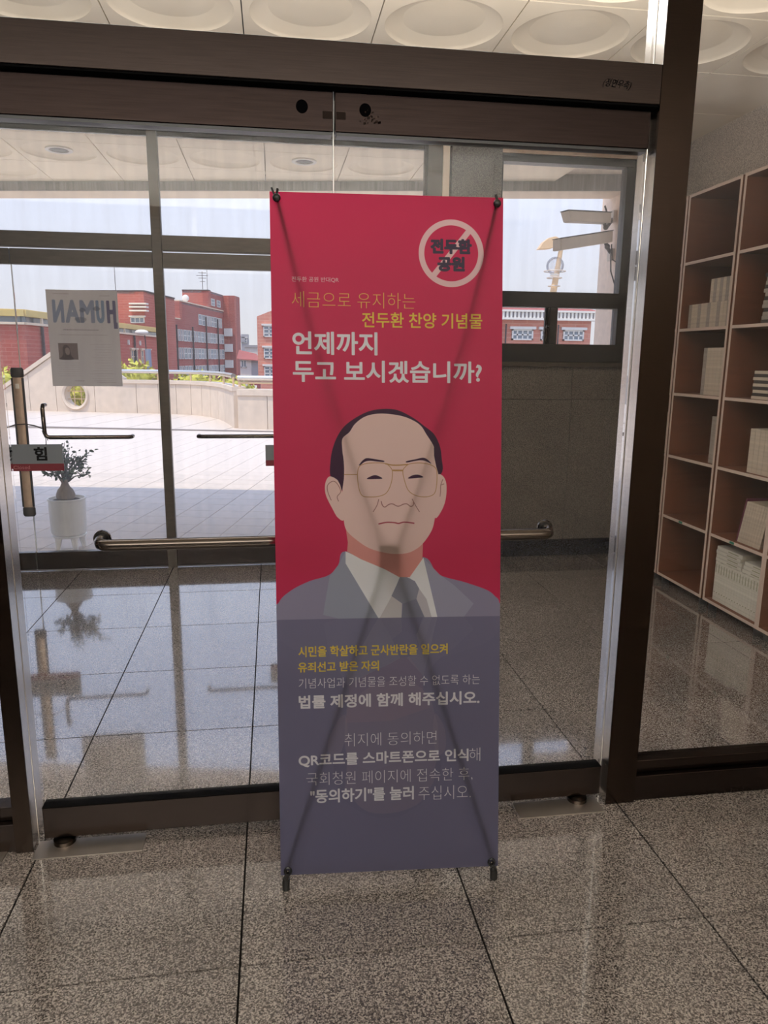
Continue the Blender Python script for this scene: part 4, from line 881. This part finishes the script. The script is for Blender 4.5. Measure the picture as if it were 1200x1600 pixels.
# ================================================================== FAR BUILDINGS
gr = struct(B().box(-220, 220, 24, 420, -7.5, -7.0).build('ground', 'ground'), 'street level ground far below the terrace')
def far_window(root, a, b, s0, s1, z0, z1, cols=2, rows=2, m='wframe', lintel=True, pane='pane'):
    A_ = Vector(a); d = (Vector(b) - A_).normalized(); nrm = Vector((d.y, -d.x)); 
    def bx(bb, u0, u1, w0, w1, o0, o1):
        p = [A_ + d * u0 - nrm * -o0, A_ + d * u1 - nrm * -o0, A_ + d * u1 - nrm * -o1, A_ + d * u0 - nrm * -o1]; bb.hexa([(q.x, q.y, w0) for q in p], [(q.x, q.y, w1) for q in p])
    b1 = B(); t = .09
    bx(b1, s0, s1, z0, z0 + t, .0, .12); bx(b1, s0, s1, z1 - t, z1, .0, .12); bx(b1, s0, s0 + t, z0, z1, .0, .12); bx(b1, s1 - t, s1, z0, z1, .0, .12)
    for k in range(1, cols): u = s0 + (s1 - s0) * k / cols; bx(b1, u - t / 2, u + t / 2, z0, z1, 0, .10)
    for k in range(1, rows): u = z0 + (z1 - z0) * k / rows; bx(b1, s0, s1, u - t / 2, u + t / 2, 0, .10)
    if lintel: bx(b1, s0 - .15, s1 + .15, z1, z1 + .16, 0, .2)
    w_ = b1.build('window', m, root); b2 = B(); bx(b2, s0 + .02, s1 - .02, z0 + .02, z1 - .02, 0, .05); b2.build('pane', pane, w_); return w_
def wall(root, a, b, z0, z1, m, t=.6, name='wall', off=0, za=None): return B().wallseg(a, b, t, z0, z1, za, off).build(name, m, root)
# annex with ochre fascia
an = thing('brick_annex', 'low red brick hall with an ochre roof band left of and behind the poster', 'building', (-18, 62, -7))
A0, A1, A2 = (-24, 53.9), (-16.67, 55), (-12.2, 86.5)
for a, b_ in ((A0, A1), (A1, A2)):
    wall(an, a, b_, -7, 3.5, 'brick1'); wall(an, a, b_, 3.5, 3.66, 'cream', .9, 'ledge', -.2); wall(an, a, b_, 3.66, 4.05, 'pane', .4, 'glass_strip', .3); wall(an, a, b_, 4.05, 4.46, 'ochre', .9, 'roof_band', -.15)
B().prism([A0, A1, A2, (-30, 88)], 4.46, 4.52).build('roof', 'ochre', an)
for s_ in (2.5, 5.6, 9, 14, 20, 24): 
    p = Vector(A1).lerp(Vector(A2), s_ / 31.8); B().box(p.x - .02, p.x + .12, p.y - .15, p.y + .1, 3.66, 4.05).build('roof_post', 'cream', an)
for s_, w_ in ((4.3, .9), (21.5, 1.9), (24.6, .7), (27.0, .7)): far_window(an, A1, A2, s_, s_ + w_, .75 if s_ > 10 else 1.2, 2.1 if s_ > 10 else 1.9, 3 if w_ > 1.5 else 1, 2, 'cream')
for s_ in (6.5, 20.8, 24.3): far_window(an, A1, A2, s_, s_ + .35, 2.55, 3.0, 1, 1, 'white', False, 'white')
for s_ in (2.4, 22.7): p = Vector(A1).lerp(Vector(A2), s_ / 31.8); B().box(p.x + .05, p.x + .2, p.y - .2, p.y, -7, 3.45).build('drain_pipe', 'pipe', an)
# tall block B
bb = thing('brick_block', 'red brick block with white banded bay rising right of the poster', 'building', (-17, 92, -7))
B0, B1, B2 = (-24, 90.5), (-13.97, 88), (-11.9, 98)
for a, b_ in ((B0, B1), (B1, B2)): wall(bb, a, b_, -7, 8.5, 'brick1', 1.0); wall(bb, a, b_, 8.5, 8.65, 'pipe', 1.2, 'parapet_cap', -.1)
B().prism([B0, B1, B2, (-24, 102)], 8.3, 8.5).build('roof', 'fargrey', bb)
for z in (7.1, 6.75, 6.35):
    wall(bb, (-15.5, 88.1), (-13.6, 87.7), z, z + .16, 'white', .8, 'bay_band', -.35)
far_window(bb, B0, B1, 8.7, 10.3, 5.1, 5.75, 3, 1)
# main block C
cb_ = thing('brick_school_block', 'long four-storey red brick block with rows of narrow windows and a corner tower', 'building', (-12, 115, -7))
L0, L1, L2 = Vector((-14.04, 103.3)), Vector((-12.7, 110)), Vector((-8.09, 133)); T1, T2 = (-6.16, 132.6), (-5.45, 136.5)
wall(cb_, (-22, 105), L0, -7, 6.6, 'brick2', 1); wall(cb_, L0, L2, -7, 6.6, 'brick2', 1); wall(cb_, L1, L2, 6.6, 9.1, 'brick2', 1); wall(cb_, (-20, 111.5), L1, 6.6, 9.1, 'brick1', 1)
wall(cb_, L1, L2, 9.1, 9.25, 'cream', 1.3, 'parapet_cap', -.1); wall(cb_, L0, L1, 6.6, 6.75, 'cream', 1.2, 'parapet_cap', -.1)
B().prism([tuple(L0), tuple(L1), (-20, 111.5), (-22, 105)], 6.4, 6.6).build('roof', 'fargrey', cb_); B().prism([tuple(L1), tuple(L2), (-16, 136), (-20, 111.5)], 8.8, 9.0).build('roof', 'fargrey', cb_)
Pn = L1.lerp(L2, .637); Pl = (Pn.x - 4.2, Pn.y + .85)
wall(cb_, Pl, tuple(Pn), 9, 11.8, 'brick1', 1, 'penthouse_wall'); wall(cb_, tuple(Pn), tuple(L2), 9.1, 11.8, 'brick2', 1, 'penthouse_wall'); B().prism([Pl, tuple(Pn), tuple(L2), (-12, 136)], 11.5, 11.75).build('roof', 'fargrey', cb_)
wall(cb_, Pl, tuple(Pn), 11.8, 11.95, 'pipe', 1.2, 'parapet_cap', -.1)
wall(cb_, tuple(L2), T1, -7, 11.75, 'brick1', 1, 'tower_wall'); wall(cb_, T1, T2, -7, 11.75, 'brick2', 1, 'tower_wall')
ll = (L2 - L0).length; lt, lb = tuple(L0), tuple(L2)
for z1, s0 in ((5.25, 1.0), (2.75, 1.0), (.2, 1.0), (7.85, 15.5)):
    s_ = s0; k = 0
    while s_ < ll - 1.6:
        w_ = 1.5 if k % 5 in (0, 1) else .62
        far_window(cb_, lt, lb, s_, s_ + w_, z1 - 1.6, z1, 2 if w_ > 1 else 1, 2, 'wframe', False); s_ += w_ + (.25 if k % 5 == 0 else .42); k += 1
for s_ in (4.6, 12.0, 19.0, 25.8): p = L0.lerp(L2, s_ / ll); B().box(p.x + .1, p.x + .3, p.y - .25, p.y - .05, -7, 7.6 if s_ > 15 else 5.8).build('drain_pipe', 'pipe', cb_)
for k in range(2): far_window(cb_, tuple(Pn), tuple(L2), 1.0 + k * 3.4, 3.0 + k * 3.4, 9.6, 10.7, 3, 2, 'wframe', False)
for z in (5.0, 2.4, -.3): B().wallseg((-8.05, 132.2), (-6.75, 131.95), .5, z, z + 1.3).build('balcony_panel', 'white', cb_)
at = B().tube([(-10.6, 123.8, 11.9), (-10.6, 123.8, 14.6)], .05, 6)
for z, l_ in ((14.4, .6), (14.0, .9), (13.6, .6), (13.1, .4)): at.tube([(-10.6 - l_, 123.8, z), (-10.6 + l_, 123.8, z)], .04, 5)
tag(at.build('roof_antenna', 'pipe'), 'thin branched aerial on the roof of the long brick block', 'antenna')
tag(B().tube([(-9.9, 124.2, 11.9), (-9.9, 124.2, 16.0)], .035, 5).build('lightning_rod', 'pipe'), 'thin rod beside the branched aerial', 'rod')
tag(B().tube([(-17.3, 90, 8.6), (-17.3, 90, 11.2)], .035, 5).build('lightning_rod', 'pipe'), 'thin rod on the roof above the poster', 'rod')
tag(B().ball((-12.25, 114.0, 9.78), .5, 12, 8, (1, .35, 1)).build('dish_aerial', 'white', smooth=True), 'white round dish on the roof edge of the brick block', 'dish')
# street post and white lamp before the annex
sp_ = thing('post_lamp', 'blue-grey post with a white lamp head before the brick hall', 'lamp post', (-10.85, 70, -7))
B().tube([(-10.85, 70, -7), (-11.0, 70, 2.1)], .26, 10).build('post', 'bluepost', sp_, smooth=True); B().tube([(-11.15, 70, 2.1), (-11.2, 70, 3.3)], .05, 6).build('stem', 'pipe', sp_); B().ball((-11.45, 70, 3.55), .42, 12, 8, (1.4, .7, .6)).build('lamp_head', 'white', sp_, smooth=True)
# small houses
h1 = thing('tower_building', 'small grey stepped building on the skyline right of the brick tower', 'building', (-5, 150, -7))
B().box(-5.9, -4.5, 150, 153, -7, 5.9).build('wall', 'fargrey', h1); B().box(-6.1, -5.2, 149.8, 150, 4.4, 5.6).build('sign_panel', 'fargrey', h1); far_window(h1, (-5.9, 150), (-4.5, 150), .3, 1.1, 4.2, 5.2)
h2 = thing('white_house', 'low white building with a pale roof on the skyline', 'building', (-3.6, 140, -7))
B().box(-4.9, -2.2, 140, 146, -7, 3.3).build('wall', 'farwhite', h2); B().prism([(-5.1, 139.8), (-2.0, 139.8), (-2.0, 146), (-5.1, 146)], 3.3, 3.7).build('roof', 'fargrey', h2)
h3 = thing('red_roof_house', 'small cream house with a red roof right of the brick tower', 'building', (-2.8, 90, -7))
B().box(-3.75, -2.45, 90, 93, -7, 1.3).build('wall', 'farwhite', h3); B().box(-2.45, -1.4, 90.1, 93, -7, 1.2).build('side_wall', 'fargrey', h3)
B().hexa([(-4.1, 89.6, 1.25), (-1.2, 89.6, 1.05), (-1.4, 93.5, 1.3), (-4.0, 93.5, 1.3)], [(-4.1, 89.65, 1.36), (-1.2, 89.65, 1.15), (-1.9, 91.6, 1.9), (-3.9, 91.6, 2.35)]).build('roof', 'rooftile', h3)
far_window(h3, (-3.75, 90), (-2.45, 90), .1, .75, .3, 1.15, 2, 1)
# right brick gable building D
gd_ = thing('brick_gable_house', 'salmon brick building with white louvred windows beside the banner left edge', 'building', (1, 72, -7))
B().hexa([(-1.3, 70, -7), (5, 70, -7), (5, 80, -7), (-1.3, 80, -7)], [(-1.3, 70, 5.1), (5, 70, 5.1), (5, 80, 5.1), (-1.3, 80, 5.1)]).build('wall', 'brick3', gd_)
B().hexa([(-1.3, 70, 5.1), (5, 70, 5.1), (5, 80, 5.1), (-1.3, 80, 5.1)], [(1.2, 70, 6.1), (1.4, 70, 6.1), (1.4, 80, 6.1), (1.2, 80, 6.1)]).build('gable', 'brick3', gd_)
for z in (3.3, 1.35, -.3): far_window(gd_, (-1.3, 70), (5, 70), .55, 2.1, z, z + 1.0, 3, 3)
for k in range(7): far_window(gd_, (-1.3, 70), (5, 70), 3.0 + (k % 2) * 1.6, 4.2 + (k % 2) * 1.6, -.3 + 1.65 * (k // 2), .7 + 1.65 * (k // 2), 2, 2) if k < 6 else None
rd = thing('parked_vehicle', 'bit of a red and white vehicle roof above the parapet by the banner', 'vehicle', (-.7, 30, -7))
B().box(-.98, -.50, 30, 32, -7, .56).build('body', 'red', rd); B().box(-.96, -.62, 29.9, 30, -.3, .36).build('windscreen_panel', 'white', rd)
# right building E through the low window
eb = thing('brick_hall', 'salmon brick hall with a cream balustrade and red tiled roof seen through the low window', 'building', (15, 46, -7))
e0, e1 = (9, 45), (19.72, 45)
wall(eb, e0, e1, -7, 3.85, 'brick3', 8); wall(eb, e1, (20.6, 47.5), -7, 3.85, 'brick1', 2, 'side_wall')
wall(eb, (8.8, 45), (20.1, 45), 3.85, 3.98, 'white', .6, 'cornice', -.4); wall(eb, (8.8, 45), (20.3, 45), 4.33, 4.44, 'white', .4, 'rail_cap', -.35)
wall(eb, (8.8, 45.3), (20.0, 45.3), 3.98, 4.33, 'fargrey', .2, 'parapet_back', -.0)
for k in range(46): x = 9 + k * .245; B().box(x, x + .12, 44.72, 44.84, 3.98, 4.33).build('baluster', 'white', eb)
B().hexa([(8, 45.2, 4.4), (20.6, 45.2, 4.4), (21, 54, 4.4), (8, 54, 4.4)], [(14.8, 49, 5.6), (18, 49, 5.6), (18, 50, 5.6), (14.8, 50, 5.6)]).build('roof', 'rooftile', eb)
for x in (10.9, 14.6, 17.9 - .9, 18.3 - 0.0):
    if x in (10.9, 14.6) or x == 18.3: 
        x_ = {10.9: 10.4, 14.6: 14.6, 18.3: 17.9}[x]; far_window(eb, (0, 45), (1, 45), x_, x_ + 1.35, 2.65, 3.3, 4, 2)
for x_ in (12.4, 16.35): far_window(eb, (0, 45), (1, 45), x_ - .6, x_ + .75, 2.65, 3.3, 4, 2) if x_ < 13 else far_window(eb, (0, 45), (1, 45), 16.45, 17.2, 2.65, 3.3, 2, 2)
for x_ in (14.15, 17.5): B().box(x_, x_ + .07, 44.8, 44.9, 2.0, 3.6).build('drain_pipe', 'pipe', eb)

# street lamp with spiral rings
lp = thing('street_lamp', 'cream street lamp with a clear globe, rings and winged hood', 'street lamp', (5.36, 14, -3))
B().tube([(5.33, 14, -3), (5.33, 14, 2.7), (5.44, 14, 3.5)], [.07, .065, .04], 12).build('pole', 'tan', lp, smooth=True)
B().ball((5.34, 14, 3.19), .165, 20, 14).build('globe', 'globeglass', lp, smooth=True)
B().lathe((5.34, 14, 2.98), [(.05, 0), (.09, .04), (.06, .07)], 16).build('globe_collar', 'white', lp, smooth=True)
for z, r in ((3.09, .20), (2.97, .14), (2.82, .11)): B().tube([(5.34 + r * math.cos(k * math.pi / 16), 14 + r * math.sin(k * math.pi / 16), z) for k in range(33)], .010, 6, False).build('ring', 'camgrey', lp, smooth=True)
hd = B(); prof_ = [(4.97, 3.47), (5.06, 3.60), (5.17, 3.68), (5.30, 3.71), (5.42, 3.66), (5.47, 3.58), (5.36, 3.56), (5.25, 3.50), (5.15, 3.48)]
hd.add([(x, 13.93, z) for x, z in prof_] + [(x, 14.07, z) for x, z in prof_], [tuple(range(len(prof_))), tuple(range(2 * len(prof_) - 1, len(prof_) - 1, -1))] + [(k, len(prof_) + k, len(prof_) + (k + 1) % len(prof_), (k + 1) % len(prof_)) for k in range(len(prof_))]); hd.build('hood', 'tan', lp, bevel=.01)
# two security cameras on the pier
def camera_box(tip, root_, w_, h_, lab, slant, pz=-.09):
    t = thing('security_camera', lab, 'camera', tuple(root_)); tip = Vector(tip); rt_ = Vector(root_); d = (rt_ - tip).normalized(); sd = d.cross(Vector((0, 0, 1))).normalized() * w_ / 2; up = Vector((0, 0, h_ / 2))
    sl = d * slant
    B().hexa([tip - sd - up + sl, tip + sd - up + sl, rt_ + sd - up, rt_ - sd - up], [tip - sd + up, tip + sd + up, rt_ + sd + up, rt_ - sd + up]).build('housing', 'camgrey', t, bevel=.006)
    u2 = Vector((0, 0, .006)); B().hexa([tip - sd * 1.1 + up - d * .012, tip + sd * 1.1 + up - d * .012, rt_ + sd * 1.1 + up, rt_ - sd * 1.1 + up], [tip - sd * 1.1 + up + u2 - d * .012, tip + sd * 1.1 + up + u2 - d * .012, rt_ + sd * 1.1 + up + u2, rt_ - sd * 1.1 + up + u2]).build('sun_hood', 'dgray', t)
    B().hexa([tip - sd * .96 - up * .9 + sl - d * .010, tip + sd * .96 - up * .9 + sl - d * .010, tip + sd * .96 - up * .9 + sl, tip - sd * .96 - up * .9 + sl], [tip - sd * .96 + up * .9 - d * .010, tip + sd * .96 + up * .9 - d * .010, tip + sd * .96 + up * .9, tip - sd * .96 + up * .9]).build('front_window', 'camgrey', t)
    a = rt_ - d * .03 - up; B().tube([a, a + Vector((.02, .01, -.035)), Vector((2.985, 6.46, a.z + pz))], .016, 8).build('bracket_arm', 'cable', t, smooth=True); B().box(2.955, 2.986, 6.42, 6.50, a.z + pz - .05, a.z + pz + .05).build('wall_plate', 'camgrey', t, bevel=.004)
    B().ball(a + Vector((.015, 0, -.028)), .024, 10, 8).build('joint', 'cable', t, smooth=True); return t
c1_ = camera_box((2.46, 6.28, 2.615), (2.90, 6.42, 2.64), .10, .085, 'upper grey box camera on the pier, pointing left', .035, .07)
B().tube([(2.92, 6.41, 2.60), (2.88, 6.4, 2.69), (2.86, 6.4, 2.74)], .008, 8).build('antenna_stub', 'cable', c1_)
c2_ = camera_box((2.40, 6.27, 2.385), (2.93, 6.43, 2.49), .10, .095, 'lower grey box camera on the pier, in front of the street lamp', .005)
B().tube([(2.955, 6.42, 2.43), (2.945, 6.40, 2.32), (2.955, 6.4, 2.2), (2.99, 6.35, 2.05), (3.06, 6.19, 1.98)], .006, 6).build('cable', 'cable', c2_, smooth=True)
B().tube([(2.96, 6.42, 2.40), (2.962, 6.40, 2.30), (3.0, 6.3, 2.24), (3.05, 6.19, 2.25)], .004, 6).build('cable', 'cable', c2_, smooth=True)
